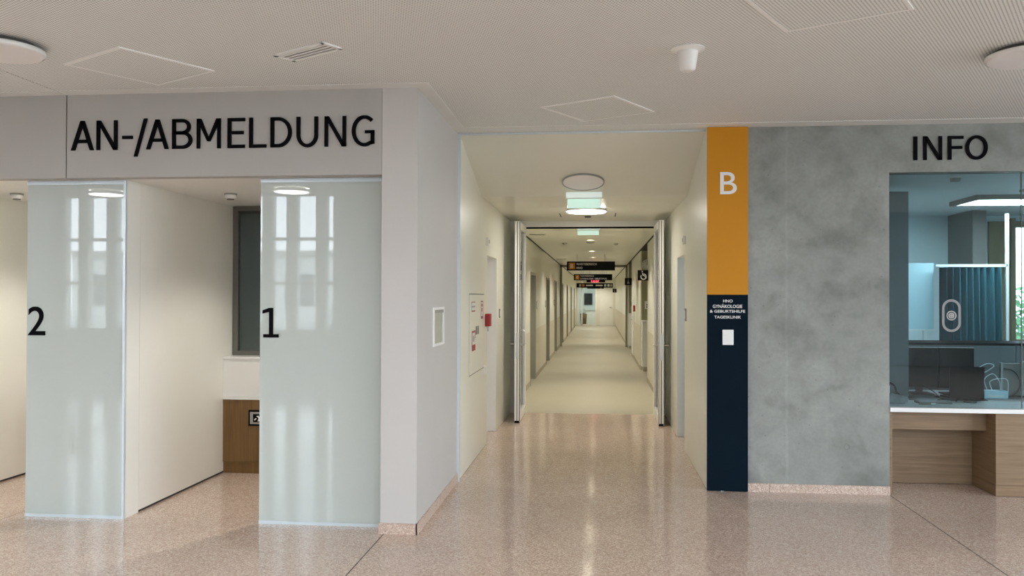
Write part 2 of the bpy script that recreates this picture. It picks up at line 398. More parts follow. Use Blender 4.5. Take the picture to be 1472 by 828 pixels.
# ================================================================ HALL CEILING
ce = box('ceiling', -12.5, 9.6, -.1, 7.60, 3.16, 3.30, 'joint'); tag(ce, 'white perforated plaster ceiling of the hall', kind='structure')
for x0, x1 in ((-12.5, -3.868), (-3.860, 9.6)): box('ceiling_field', x0, x1, -.1, 7.56, CZ, 3.16, 'perforated_ceiling', ce)
boxes('ceiling_border', [(-9, -3.868, 5.70, 5.826, CZ - .003, CZ + .002), (-3.860, -1.16, 5.70, 5.826, CZ - .003, CZ + .002), (-1.256, -1.16, 5.826, 7.25, CZ - .003, CZ + .002),
                         (-1.256, 6.9, 7.25, 7.44, CZ - .003, CZ + .002)], 'plain_ceiling', ce)
def access_panel(cx, cy, label):
    t = thing('ceiling_access_panel', label, 'ceiling panel', (cx, cy, CZ - .006), 'access panels in the hall ceiling')
    bm = bmesh.new(); h = .325; w = .022
    for b in ((-h, h, -h, -h + w), (-h, h, h - w, h), (-h, -h + w, -h + w, h - w), (h - w, h, -h + w, h - w)): add_box(bm, b[0], b[1], b[2], b[3], 0, .006)
    f = mobj('panel_frame', bm, 'frame_white', t, (cx, cy, CZ - .006))
    bm = bmesh.new(); add_box(bm, -h + w + .002, h - w - .002, -h + w + .002, h - w - .002, .0025, .006)
    p = mobj('panel_board', bm, 'perforated_ceiling', t, (cx, cy, CZ - .006))
    for o in (f, p): o.rotation_euler = (0, 0, R(-30))
access_panel(-2.925, 5.156, 'square ceiling panel near the big black registration lettering')
access_panel(-.005, 6.64, 'square ceiling panel just before the corridor mouth')
access_panel(1.14, 4.34, 'square ceiling panel beside the white conical ceiling sensor')
# slot air vent
vt = thing('ceiling_vent', 'narrow white slotted air vent recessed in the perforated ceiling', 'vent', (-1.73, 4.91, CZ - .008))
def rotz(o, a): o.rotation_euler = (0, 0, a); return o
va = R(-31.5)
bm = bmesh.new(); L2, W2 = .225, .078
for b in ((-L2, L2, -W2, -W2 + .022), (-L2, L2, W2 - .022, W2), (-L2, -L2 + .022, -W2, W2), (L2 - .022, L2, -W2, W2)): add_box(bm, b[0], b[1], b[2], b[3], 0, .010)
rotz(mobj('vent_frame', bm, 'frame_white', vt, (-1.73, 4.91, CZ - .010)), va)
bm = bmesh.new(); add_box(bm, -L2 + .02, L2 - .02, -W2 + .02, W2 - .02, .006, .012); rotz(mobj('vent_throat', bm, 'joint', vt, (-1.73, 4.91, CZ - .010)), va)
for k in (-1, 0, 1):
    bm = bmesh.new(); add_box(bm, -L2 + .024, L2 - .024, k * .034 - .0105, k * .034 + .0105, .003, .0058); rotz(mobj('slat', bm, 'white_metal', vt, (-1.73, 4.91, CZ - .010)), va)
# conical ceiling sensor
t = thing('ceiling_sensor', 'white conical ceiling sensor with a round flange', 'sensor', (.52, 5.06, CZ))
lathe('flange', [(0, 0), (.10, 0), (.10, -.008), (.055, -.022), (0, -.022)], 'white_plastic', t, (.52, 5.06, CZ))
lathe('sensor_body', [(.062, -.018), (.050, -.10), (.046, -.122), (.03, -.135), (0, -.138)], 'white_plastic', t, (.52, 5.06, CZ))
# round hall lamps
def hall_lamp(x, y, label, lit, group, d=.48):
    t = thing('ceiling_lamp', label, 'ceiling lamp', (x, y, CZ), group)
    lathe('mount', [(0, 0), (d * .40, 0), (d * .40, -.03), (0, -.03)], 'dark_frame', t, (x, y, CZ))
    lathe('housing', [(d * .46, -.024), (d * .5, -.028), (d * .5, -.05), (d * .485, -.054)], 'white_metal', t, (x, y, CZ))
    lathe('diffuser', [(d * .487, -.05), (d * .47, -.057), (0, -.06)], 'hall_lamp_lit' if lit else 'lamp_white', t, (x, y, CZ))
hall_lamp(-3.47, 4.60, 'unlit round white ceiling lamp near the long dark ceiling joint', False, None)
hall_lamp(2.53, 5.27, 'unlit round white ceiling lamp over the info window', False, None)
for x, y in ((-4.15, .8), (-6.87, .7), (-9.6, .8), (-1.4, .8), (1.3, .8), (4.2, .7), (7.0, .8), (-6.87, 2.9), (-4.15, 2.9), (-1.4, 2.9), (1.3, 2.9), (7.0, 2.9)):  # two lamps mirrored in the screens, the rest added to brighten the hall
    hall_lamp(x, y, 'lit round ceiling lamp in the back of the hall', True, 'lit lamps at the back of the hall')

# ================================================================ LEFT BLOCK: REGISTRATION BOOTHS
wl_ = box('wall_left', -1.512, -1.256, 5.826, 7.545, 0, CZ, 'wall_paint'); tag(wl_, 'pale painted wall block between the booths and the corridor', kind='structure')
wh = thing('wall_header', 'grey header panels above the registration booths', None, (-3.9, 5.83, 2.512), kind='structure')
for x0, x1 in ((-9.0, -3.870), (-3.860, -1.5145)): box('header_panel', x0, x1, 5.826, 5.93, 2.512, CZ, 'header_paint', wh)
box('joint_backing', -3.90, -3.83, 5.845, 5.92, 2.52, CZ, 'joint', wh)
cb = box('ceiling_booths', -9.0, -1.512, 5.93, 7.86, 2.516, 2.60, 'white_trim'); tag(cb, 'low white ceiling over the registration booths', kind='structure')
bl = boxes('baseboard_left', [(-1.524, -1.248, 5.814, 5.832, 0, .075), (-1.258, -1.244, 5.814, 7.52, 0, .075)], 'terrazzo_base'); tag(bl, 'pink terrazzo skirting around the wall block', kind='structure')
# lettering
t = thing('wall_lettering', 'raised black lettering reading AN-/ABMELDUNG on the grey header', 'lettering', (-2.69, 5.826, 2.66))
lettering(t, [('A', -3.823, -3.649), ('N', -3.627, -3.468), ('-', -3.43, -3.351), ('/', -3.341, -3.24), ('A', -3.248, -3.079), ('B', -3.052, -2.901), ('M', -2.867, -2.689),
              ('E', -2.637, -2.509), ('L', -2.477, -2.351), ('D', -2.32, -2.164), ('U', -2.129, -1.972), ('N', -1.925, -1.769), ('G', -1.728, -1.565)], 5.825, 2.712, .214, .027, .012)
# partitions
def partition(x, label, n):
    w = thing(n, label, None, (x, 6.9, 0), kind='structure')
    box('end_panel', x - .10, x, 6.0, 6.178, 0.0, 2.516, 'booth_panel', w)
    box('side_panel', x - .10, x, 6.181, 7.86, .018, 2.516, 'booth_panel', w)
    box('plinth', x - .09, x - .008, 6.19, 7.85, 0, .018, 'joint', w)
    box('shadow_gap', x - .09, x - .002, 6.02, 7.85, 2.508, 2.516, 'joint', w)
partition(-3.492, 'white panelled partition between the two registration booths', 'wall_partition')
partition(-5.26, 'white panelled partition at the far side of the second booth', 'wall_partition')
def glass_screen(x0, x1, num, nx, label, post):
    t = thing('glass_screen', label, 'glass screen', ((x0 + x1) / 2, 5.99, 0), 'satin glass screens of the booths')
    box('glass_sheet', x0, x1, 5.985, 5.997, .022, 2.484, 'satin_glass', t)
    box('bottom_rail', x0, x1, 5.978, 6.004, 0, .022, 'alu', t)
    box('top_rail', x0, x1, 5.978, 6.004, 2.484, 2.514, 'alu', t)
    if post: box('edge_profile', x1 + .0005, x1 + .018, 5.978, 5.999, 0, 2.514, 'alu', t)
    return t
g2 = glass_screen(-4.275, -3.512, '2', 0, 'satin glass booth screen bearing the black numeral two', True)
g1 = glass_screen(-2.457, -1.514, '1', 0, 'satin glass booth screen bearing the black numeral one', False)
def numeral(s, x0, x1, z0, z1, parent):
    if s == '1':
        h = z1 - z0; w = x1 - x0; T = .030
        P = [(.40, 0), (.40, .82), (.10, .74), (.10, .84), (.46, 1.0), (.64, 1.0), (.64, 0)]
        bm = bmesh.new()
        add_box(bm, x0 + w * .05, x1, 5.979, 5.985, z0, z0 + .024)
        xs = x0 + w * .53
        add_box(bm, xs - T / 2, xs + T / 2, 5.979, 5.985, z0 + .024, z1)
        v = [bm.verts.new((a, y, b)) for y in (5.979, 5.985) for a, b in ((xs - T / 2, z1), (x0, z1 - .018), (x0, z1 - .042), (xs - T / 2, z1 - .030))]
        bm.faces.new(v[:4]); bm.faces.new(v[4:][::-1])
        for i in range(4): j = (i + 1) % 4; bm.faces.new((v[i], v[j], v[4 + j], v[4 + i]))
    else:
        bm = fit_text(s, x0, x1, z0, z1, 5.985, .006, .005)
    c = Vector((x0, 5.985, z0))
    for vv in bm.verts: vv.co -= c
    mobj('numeral', bm, 'black', parent, c)
numeral('2', -4.262, -4.125, 1.356, 1.572, g2); numeral('1', -2.437, -2.315, 1.354, 1.570, g1)

def booth_desk(x0, x1, label, plaque):
    t = thing('booth_desk', label, 'desk', ((x0 + x1) / 2, 7.74, 0), 'desks in the registration booths')
    box('wood_front', x0, x1, 7.640, 7.82, .105, .688, 'wood_booth', t)
    box('plinth', x0, x1, 7.652, 7.82, 0, .103, 'wood_booth', t)
    box('white_fascia', x0, x1, 7.636, 7.82, .712, 1.068, 'white_plastic', t)
    box('desk_edge', x0, x1, 7.622, 7.82, .689, .711, 'counter_white', t)
    box('ledge_top', x0, x1, 7.622, 7.82, 1.069, 1.088, 'counter_white', t)
    if plaque:
        p = thing('pictogram_plaque', 'small framed pictogram plaque on the brown desk front', 'sign', (-3.15, 7.64, .447))
        box('plaque_frame', -3.238, -3.06, 7.628, 7.640, .447, .592, 'black', p)
        box('plaque_plate', -3.222, -3.076, 7.624, 7.6285, .463, .576, 'plate_grey', p)
        q = box('pictogram', -3.192, -3.106, 7.622, 7.6245, .482, .557, 'black', p)
        bm = bmesh.new()
        for poly in ([(-.03, -.025), (-.004, -.004), (-.018, .0), (-.03, -.01)], [(.0, -.03), (.03, -.03), (.03, .0), (.008, .022), (-.012, .018), (.012, .0)]):
            bm.faces.new([bm.verts.new((a, 0, b)) for a, b in poly])
        e = bmesh.ops.extrude_face_region(bm, geom=bm.faces[:]); bmesh.ops.translate(bm, vec=(0, -.001, 0), verts=[v for v in e['geom'] if isinstance(v, bmesh.types.BMVert)])
        mobj('pictogram_mark', bm, 'white_print', p, (-3.149, 7.622, .52))
booth_desk(-3.490, -1.514, 'booth desk with brown wood front and white upper fascia, beside the numeral one screen', True)
booth_desk(-5.258, -3.594, 'booth desk with brown wood front and white upper fascia, behind the numeral two screen', False)
wb = boxes('wall_booth_back', [(-9.0, -1.4, 7.86, 7.92, 0, 1.088), (-9.0, -1.4, 7.86, 7.92, 2.49, 2.6)], 'booth_panel'); tag(wb, 'white back wall of the booths', kind='structure')
for i, (x0, x1) in enumerate(((-3.488, -1.514), (-5.256, -3.596))):
    w = thing('window_%d' % (i + 1), 'dark framed glazed opening at the back of the booth', None, ((x0 + x1) / 2, 7.86, 1.09), kind='structure')
    boxes('window_frame', [(x0, x0 + .05, 7.83, 7.88, 1.09, 2.514), (x1 - .05, x1, 7.83, 7.88, 1.09, 2.514), (x0 + .05, x1 - .05, 7.83, 7.88, 1.09, 1.13), (x0 + .05, x1 - .05, 7.83, 7.88, 2.47, 2.514)], 'dark_frame', w)
    box('window_pane', x0 + .05, x1 - .05, 7.85, 7.858, 1.13, 2.47, 'door_glass', w)
br = boxes('wall_back_office', [(-5.4, -1.4, 9.6, 9.7, 0, 2.7), (-5.4, -5.3, 7.92, 9.6, 0, 2.7), (-5.4, -1.4, 7.92, 9.7, 2.62, 2.7), (-5.4, -1.4, 7.92, 9.7, -.08, 0)], 'dark_room'); tag(br, 'dim grey room behind the booth window', kind='structure')
sh = box('wall_shelf', -3.6, -2.0, 9.25, 9.6, 1.90, 1.93, 'white_trim'); tag(sh, 'pale wall shelf in the dim room behind the booth', 'shelf')
ph = thing('desk_phone', 'black handset standing on the ledge behind the booth window', 'phone', (-3.22, 7.98, 1.088))
box('phone_base', -3.28, -3.16, 7.93, 8.07, 1.088, 1.12, 'black', ph, .006); box('handset', -3.245, -3.205, 7.98, 8.03, 1.12, 1.30, 'black', ph, .008)
for (x, y, lab) in ((-3.08, 6.86, 'white smoke detector on the ceiling of the booth with the pictogram plaque'), (-4.90, 6.72, 'white smoke detector on the ceiling of the booth behind the screen with numeral two')):
    t = thing('smoke_detector', lab, 'smoke detector', (x, y, 2.516))
    lathe('detector_base', [(0, 0), (.052, 0), (.052, -.012), (0, -.012)], 'plate_grey', t, (x, y, 2.516))
    lathe('detector_head', [(.045, -.012), (.047, -.034), (.038, -.044), (0, -.046)], 'white_plastic', t, (x, y, 2.516))
    lathe('detector_vent', [(.030, -.044), (.030, -.052), (0, -.052)], 'dark_frame', t, (x, y, 2.516))
# booth downlights (real lamps in the booth ceilings)
for (x, lab) in ((-2.0, 'recessed downlight in the booth ceiling above the pictogram plaque'), (-3.95, 'recessed downlight in the booth ceiling behind the numeral two screen')):
    t = thing('booth_downlight', lab, 'ceiling lamp', (x, 6.95, 2.516))
    lathe('lamp_ring', [(.085, 0), (.085, -.008), (.068, -.008), (.068, 0)], 'white_metal', t, (x, 6.95, 2.516))
    lathe('lamp_lens', [(.068, -.003), (0, -.003)], 'booth_lamp_lit', t, (x, 6.95, 2.516))
    l = bpy.data.lights.new('booth_light', 'SPOT'); l.energy = 26; l.spot_size = R(138); l.spot_blend = .45; l.shadow_soft_size = .06; l.color = (1, .94, .82)
    o = bpy.data.objects.new('booth_light', l); COL.objects.link(o); o.location = (x, 6.95, 2.49); o.rotation_euler = (0, 0, 0)
# recessed hatch on the side of the wall block
t = thing('wall_hatch', 'small framed recessed hatch on the side of the pale wall block', 'hatch', (-1.25, 6.60, 1.272))
y0, y1, z0, z1 = 6.385, 6.815, 1.272, 1.572
boxes('hatch_frame', [(-1.2565, -1.244, y0, y0 + .028, z0, z1), (-1.2565, -1.244, y1 - .028, y1, z0, z1), (-1.2565, -1.244, y0 + .028, y1 - .028, z0, z0 + .02), (-1.2565, -1.244, y0 + .028, y1 - .028, z1 - .02, z1)], 'white_metal', t)
box('hatch_plate', -1.2565, -1.2535, y0 + .028, y1 - .028, z0 + .02, z1 - .02, 'hatch_glass', t)
box('hatch_lip', -1.2565, -1.246, y0 + .03, y1 - .03, z1 - .045, z1 - .022, 'plate_grey', t)

# ================================================================ CORRIDOR MOUTH (VESTIBULE)
VZ = 2.73
wv = boxes('wall_vestibule_left', [(XL - .12, XL, 7.54, 9.472, .004, 3.12), (XL - .12, XL, 9.472, 10.36, 2.12, 2.80), (XL - .12, XL, 10.36, 12.05, .004, 2.80)], 'cream_panel'); tag(wv, 'cream lacquered wall panels on the side of the fire call point', kind='structure')
wr = boxes('wall_vestibule_right', [(XR, XR + .12, 7.46, 9.34, .004, 3.12), (XR, XR + .12, 9.34, 10.22, 2.12, 2.80), (XR, XR + .12, 10.22, 12.05, .004, 2.80)], 'cream_panel'); tag(wr, 'cream lacquered wall panels beside the orange column', kind='structure')
cv = prism('ceiling_slope', [(7.545, 3.118), (9.05, VZ), (9.05, VZ + .06), (7.56, 3.17)], XL, XR, 'cream_ceiling'); tag(cv, 'sloping cream ceiling at the corridor mouth', kind='structure')
cf = thing('ceiling_vestibule', 'flat cream metal ceiling before the glazed doors', None, (-.15, 10.5, VZ), kind='structure')
box('ceiling_backing', XL, XR, 9.05, 12.05, VZ + .012, VZ + .06, 'joint', cf)
for k in range(5): box('ceiling_panel', XL, XR, 9.052 + k * .6, 9.049 + (k + 1) * .6, VZ, VZ + .012, 'cream_ceiling', cf)
tr = boxes('trim_1', [(-1.258, -1.232, 7.512, 7.545, 0, 3.115), (-1.232, .93, 7.520, 7.550, 3.104, 3.119)], 'alu'); tag(tr, 'pale metal edge profile framing the corridor mouth', kind='structure')
# side doors in the recesses of the vestibule
def side_door(n, xw, s, y0, y1, reveal, lab):
    # s = -1 on the left wall, +1 on the right
    d = thing('door_%d' % n, lab, None, (xw + s * .2, (y0 + y1) / 2, 0), kind='structure')
    a, b = sorted((xw + s * .20, xw + s * .24)); box('door_leaf', a, b, y0 + .04, y1 - .04, .008, 2.08, 'white_metal', d)
    a, b = sorted((xw + s * .122, xw + s * .26))
    boxes('door_lining', [(a, b, y1 - .04, y1, 0, 2.12), (a, b, y0, y0 + .04, 0, 2.12), (a, b, y0, y1, 2.08, 2.12)], reveal, d)
    a, b = sorted((xw + s * .005, xw + s * .121)); boxes('reveal', [(a, b, y1 - .004, y1 + .004, .004, 2.12)], reveal, d)
    hx = xw + s * .175; tube('handle', [(xw + s * .20, y0 + .14, 1.05), (hx, y0 + .14, 1.05), (hx, y0 + .26, 1.05)], .009, 'steel', d, (hx, y0 + .2, 1.05))
side_door(1, XL, -1, 9.472, 10.36, 'white_metal', 'white side door recessed in the wall with the fire call point')
side_door(2, XR, 1, 9.34, 10.22, 'alu', 'white side door recessed in the wall beside the orange column')
for x0, x1, y, lab in ((XL, XL + .03, 9.42, 'small white signal box above the side door near the fire call point'), (XR - .03, XR, 9.28, 'small white signal box above the side door near the orange column')):
    t = thing('signal_box', lab, 'signal box', ((x0 + x1) / 2, y, 2.225)); box('box_body', x0, x1, y - .05, y + .05, 2.225, 2.315, 'white_plastic', t, .004)
    xi = x1 if x0 == XL else x0; box('signal_lens', xi - .003, xi + .003, y - .03, y + .03, 2.25, 2.29, 'plate_grey', t)
def wall_plate(x, s, y, z0, z1, w, lab, m='plate_grey', nm='wall_switch', cat='switch'):
    t = thing(nm, lab, cat, (x, y, z0)); a, b = sorted((x, x + s * .012)); box('plate', a, b, y - w / 2, y + w / 2, z0, z1, m, t, .003)
    a, b = sorted((x + s * .012, x + s * .017)); box('rocker', a, b, y - w * .3, y + w * .3, z0 + (z1 - z0) * .2, z1 - (z1 - z0) * .2, 'white_plastic' if m != 'white_plastic' else 'plate_grey', t, .002)
wall_plate(XL, 1, 10.66, 1.388, 1.50, .09, 'grey push plate on the wall by the left door leaf'.replace('left ', 'open '))
wall_plate(XR, -1, 9.20, 1.40, 1.535, .085, 'grey card reader on the cream wall beside the orange column', nm='card_reader', cat='card reader')
# flush hydrant cabinet and fire signs
t = thing('hydrant_cabinet', 'flush cream wall cabinet below the fire signs', 'cabinet', (XL, 8.67, .88))
box('cabinet_gap', XL, XL + .0015, 8.144, 9.206, .879, 1.683, 'joint', t)
box('cabinet_door', XL + .0005, XL + .004, 8.144, 9.206, .886, 1.676, 'cream_panel', t)
xs = XL + .004
def wsign(name, y0, y1, z0, z1, bands, lab):
    t = thing(name, lab, 'sign', (xs, (y0 + y1) / 2, z0)); box('sign_plate', xs, xs + .003, y0, y1, z0, z1, 'white_print', t)
    for a, b, c, d, m in bands: box('sign_print', xs + .003, xs + .0045, y0 + (y1 - y0) * a, y0 + (y1 - y0) * b, z0 + (z1 - z0) * c, z0 + (z1 - z0) * d, m, t)
wsign('notice_plate', 8.25, 8.50, 1.505, 1.605, [(0, 1, .92, 1, 'red'), (0, 1, 0, .12, 'red'), (0, .08, 0, 1, 'plate_grey'), (.1, .95, .42, .58, 'plate_grey')], 'small white notice with thin red edges on the cabinet')
wsign('fire_sign', 8.93, 9.09, 1.42, 1.61, [(0, 1, .93, 1, 'red'), (0, 1, 0, .14, 'red'), (0, .12, 0, 1, 'red'), (.88, 1, 0, 1, 'red'), (.3, .7, .68, .82, 'red'), (.35, .6, .4, .6, 'red')], 'red and white fire sign next to the red call point')
wsign('hose_sign', 8.28, 8.52, 1.115, 1.315, [(0, 1, .90, 1, 'red'), (0, .12, 0, 1, 'red'), (.88, 1, .6, 1, 'red'), (.1, 1, 0, .30, 'red'), (.35, .65, .45, .75, 'plate_grey')], 'red and white hose sign low on the cabinet')
for k, y in enumerate((8.57, 8.70)):
    t = tag(box('label_plate', xs, xs + .003, y, y + .075, 1.268, 1.352, 'dark_frame'), 'small dark label beside the hose sign', 'label', 'two dark labels beside the hose sign')
t = thing('fire_call_point', 'red fire call point box on the cream wall', 'alarm', (XL, 9.38, 1.325))
box('alarm_box', XL, XL + .055, 9.31, 9.45, 1.325, 1.465, 'red', t, .006)
box('alarm_key', XL + .02, XL + .028, 9.37, 9.39, 1.27, 1.326, 'plate_grey', t)
box('alarm_window', XL + .055, XL + .057, 9.345, 9.415, 1.36, 1.43, 'red', t)
t = thing('door_buffer', 'small white wall buffer low beside the recessed door', 'buffer', (XL, 9.25, .80)); box('buffer_plate', XL, XL + .01, 9.215, 9.285, .80, .90, 'white_plastic', t); box('buffer_pad', XL + .01, XL + .025, 9.23, 9.27, .82, .88, 'white_plastic', t, .004)
# unlit disc lamp on the slope
sl = math.atan2(3.118 - VZ, 9.05 - 7.545); yc = 8.66; zc = 3.118 - (yc - 7.545) * math.tan(sl)
RM = Matrix.Rotation(-sl, 3, 'X')
t = thing('ceiling_lamp', 'unlit flush round lamp on the sloping ceiling', 'ceiling lamp', (-.155, yc, zc))
lathe('lamp_ring', [(.216, .004), (.216, -.016), (.210, -.018), (.202, -.012)], 'plate_grey', t, (-.155, yc, zc), RM, 48)
lathe('diffuser', [(.204, -.012), (.19, -.016), (0, -.018)], 'lamp_white', t, (-.155, yc, zc), RM, 48)
# lit disc lamp
t = thing('ceiling_lamp', 'lit round ceiling lamp before the glazed corridor doors', 'ceiling lamp', (-.15, 10.50, VZ))
lathe('housing', [(0, 0), (.24, 0), (.25, -.012), (.25, -.022), (.243, -.024)], 'white_metal', t, (-.15, 10.50, VZ))
lathe('diffuser', [(.243, -.022), (.235, -.034), (0, -.038)], 'lamp_lit', t, (-.15, 10.50, VZ))
# exit signs
def exit_sign(y, zt, zb, x0, x1, lab):
    t = thing('exit_sign', lab, 'exit sign', ((x0 + x1) / 2, y, zt))
    box('sign_housing', x0 - .015, x1 + .015, y - .03, y + .03, zt - .062, zt, 'exit_tube', t, .006)
    box('housing_rail', x0 - .025, x1 + .025, y - .034, y + .034, zt - .068, zt - .060, 'white_plastic', t)
    box('sign_panel', x0, x1, y - .006, y + .006, zb, zt - .068, 'exit_lit', t)
exit_sign(8.97, 2.755, 2.590, -.325, .022, 'glowing pale green exit sign below the unlit disc lamp')
exit_sign(12.55, 2.70, 2.565, -.305, .008, 'glowing pale green exit sign just past the glazed doors')
t = thing('ceiling_detector', 'small dark ceiling detector above the glazed door header', 'detector', (-.14, 11.35, VZ)); lathe('detector_body', [(.0, 0), (.045, 0), (.04, -.02), (0, -.024)], 'dark_frame', t, (-.14, 11.35, VZ))
for x in (-.50, .22):
    tag(box('ceiling_slot', x - .006, x + .006, 10.95, 11.45, VZ - .001, VZ + .004, 'joint'), 'thin dark slot in the ceiling before the glazed doors', 'slot', 'slots in the vestibule ceiling')
# door frame and leaves
df = thing('door_3', 'glazed double door set across the corridor, both leaves open', None, (-.15, YD, 0), kind='structure')
boxes('door_frame', [(-1.365, -1.11, 12.05, 12.13, 0, 2.76), (.825, 1.05, 12.05, 12.13, 0, 2.76), (-1.11, .825, 12.05, 12.13, 2.645, 2.76)], 'white_metal', df)
box('frame_gasket', -1.11, .825, 12.052, 12.128, 2.626, 2.645, 'black', df)
def leaf(x0, x1, s, parent):
    y0, y1 = 11.08 if s > 0 else 11.03, 12.045; zt = 2.645
    L = boxes('door_leaf', [(x0, x1, y0, y0 + .09, .012, zt), (x0, x1, y1 - .09, y1, .012, zt), (x0, x1, y0 + .09, y1 - .09, .012, .13), (x0, x1, y0 + .09, y1 - .09, zt - .10, zt)], 'white_metal', parent, .003)
    box('door_pane', (x0 + x1) / 2 - .006, (x0 + x1) / 2 + .006, y0 + .09, y1 - .09, .13, zt - .10, 'door_glass', L)
    xm = (x0 + x1) / 2
    box('gasket', xm - .004, xm + .004, y0 - .001, y0 + .002, .02, zt - .005, 'black', L)
    box('gasket', (x1 if s > 0 else x0) - .008, (x1 if s > 0 else x0) + .0, y0 - .0012, y0 + .002, .02, zt - .005, 'black', L) if s > 0 else box('gasket', x0, x0 + .006, y0 - .0012, y0 + .002, .02, zt - .005, 'black', L)
    box('lock_plate', xm - .016, xm + .016, y0 - .003, y0 + .003, .84, 1.18, 'steel', L)
    box('door_shoe', x0 + .004, x1 - .004, y0 - .004, y0 + .05, 0, .03, 'black', L)
    for q in (-1, 1):
        xf = x1 if q > 0 else x0
        tube('lever_handle', curve_pts([(xf, y0 + .06, 1.03), (xf + q * .05, y0 + .06, 1.03), (xf + q * .058, y0 + .075, 1.03), (xf + q * .058, y0 + .19, 1.03)], 4), .010, 'steel', L, (xf, y0 + .06, 1.03))
    if s > 0: tube('pull_handle', curve_pts([(x1, y0 + .05, 1.02), (x1 + .055, y0 + .05, 1.03), (x1 + .055, y0 + .05, 1.20), (x1, y0 + .05, 1.21)], 4), .009, 'steel', L, (x1, y0 + .05, 1.02))
leaf(-1.092, -1.022, 1, df); leaf(.772, .838, -1, df)

# ================================================================ LONG CORRIDOR
CX0, CX1, KZ = -1.26, .955, 2.70
ld = [(15.73, 17.05), (20.6, 21.95), (24.5, 25.85), (29.3, 30.6), (34.0, 35.3), (39.0, 40.3), (44.0, 45.2)]
segs = []; y = 12.13
for a, b in ld: segs += [(CX0 - .2, CX0, y, a, 0, KZ), (CX0 - .2, CX0, a, b, 2.12, KZ)]; y = b
segs.append((CX0 - .2, CX0, y, 48, 0, KZ))
wa = boxes('wall_corridor_left', segs, 'cream_panel'); tag(wa, 'cream corridor wall with a row of grey doors', kind='structure')
y = 12.13; sk = []; wsn = []
for a, b in ld + [(48, 48)]:
    sk.append((CX0, CX0 + .008, y, a, 0, .09)); wsn.append((CX0, CX0 + .004, y + .02, a - .02, .092, 1.0)); y = b
tag(boxes('baseboard_corridor_left', sk, 'skirting'), 'brownish skirting along the row of grey doors', kind='structure')
tag(boxes('trim_2', wsn, 'wainscot'), 'beige wall protection panels along the row of grey doors', kind='structure')
for i, (a, b) in enumerate(ld):
    d = thing('door_%d' % (4 + i), 'grey door recessed in the corridor wall', None, (CX0 - .15, (a + b) / 2, 0), kind='structure')
    boxes('door_lining', [(CX0 - .18, CX0 + .012, a, a + .05, 0, 2.12), (CX0 - .18, CX0 + .012, b - .05, b, 0, 2.12), (CX0 - .18, CX0 + .012, a + .05, b - .05, 2.07, 2.12)], 'door_grey', d)
    box('door_leaf', CX0 - .16, CX0 - .11, a + .05, b - .05, .005, 2.07, 'door_grey', d)
    tube('handle', [(CX0 - .11, a + .13, 1.05), (CX0 - .06, a + .13, 1.05), (CX0 - .06, a + .25, 1.05)], .01, 'steel', d, (CX0 - .06, a + .2, 1.05))
for y, lab in ((14.13, 'grey door plate before the first grey corridor door'), (17.35, 'grey door plate just past the first grey corridor door'), (20.3, 'grey door plate before the second grey corridor door'), (24.2, 'grey door plate before the third grey corridor door')):
    wall_plate(CX0, 1, y, 1.40, 1.56, .13, lab, nm='door_plate', cat='door plate')
# right wall with two waiting niches
rn = [(16.77, 19.5), (24.75, 27.6)]
segs = []; y = 12.13
for a, b in rn: segs.append((CX1, CX1 + .2, y, a, 0, KZ)); segs += [(CX1 + .2, CX1 + 1.3, a - .1, a, 0, KZ), (CX1 + .2, CX1 + 1.3, b, b + .1, 0, KZ)]; y = b
segs.append((CX1, CX1 + .2, y, 48, 0, KZ))
wc = boxes('wall_corridor_right', segs, 'cream_panel'); tag(wc, 'cream corridor wall broken by two waiting niches', kind='structure')
for i, (a, b) in enumerate(rn):
    tag(boxes('wall_niche', [(CX1 + 1.3, CX1 + 1.36, a - .1, b + .1, 0, KZ), (CX1 + .03, CX1 + 1.3, b - .012, b, 0, KZ)], 'olive'), 'olive lining of the corridor waiting niche', kind='structure')
    t = thing('niche_cabinet', ('low white cabinet in the waiting niche with the wall clock', 'low white cabinet in the waiting niche with the black dispenser')[i], 'cabinet', (CX1 + .3, b - .25, 0))
    box('cabinet_body', CX1 + .02, CX1 + 1.2, b - .45, b - .014, .10, 1.09, 'white_metal', t); box('cabinet_top', CX1 + .01, CX1 + 1.2, b - .46, b - .014, 1.09, 1.12, 'white_plastic', t)
    box('plinth', CX1 + .04, CX1 + 1.2, b - .43, b - .014, 0, .10, 'skirting', t); box('cabinet_door', CX1 + .06, CX1 + .60, b - .466, b - .45, .14, 1.05, 'white_plastic', t)
sk = [(CX1 - .008, CX1, 12.13, 16.77, 0, .09), (CX1 - .008, CX1, 19.5, 24.75, 0, .09), (CX1 - .008, CX1, 27.6, 48, 0, .09)]
tag(boxes('baseboard_corridor_right', sk, 'skirting'), 'brownish skirting along the wall with the niches', kind='structure')
tag(boxes('trim_3', [(CX1 - .004, CX1, b[2] + .02, b[3] - .02, .092, 1.0) for b in sk], 'wainscot'), 'beige wall protection panels beside the niches', kind='structure')
cc = thing('ceiling_corridor', 'cream metal panel ceiling of the long corridor', None, (-.15, 30, KZ), kind='structure')
box('ceiling_backing', -2.0, 2.4, 12.13, 48.2, KZ + .012, KZ + .07, 'joint', cc)
bm = bmesh.new(); add_box(bm, CX0 + .035, CX1 - .035, .002, .598, 0, .012); pm = None
for k in range(60):
    if pm is None: o = mobj('ceiling_panel', bm, 'cream_ceiling', cc, (0, 12.13, KZ)); pm = o
    else: o = pm.copy(); COL.objects.link(o); o.parent = cc; o.location = Vector((0, 12.13 + k * .6, KZ)) - wpos(cc)
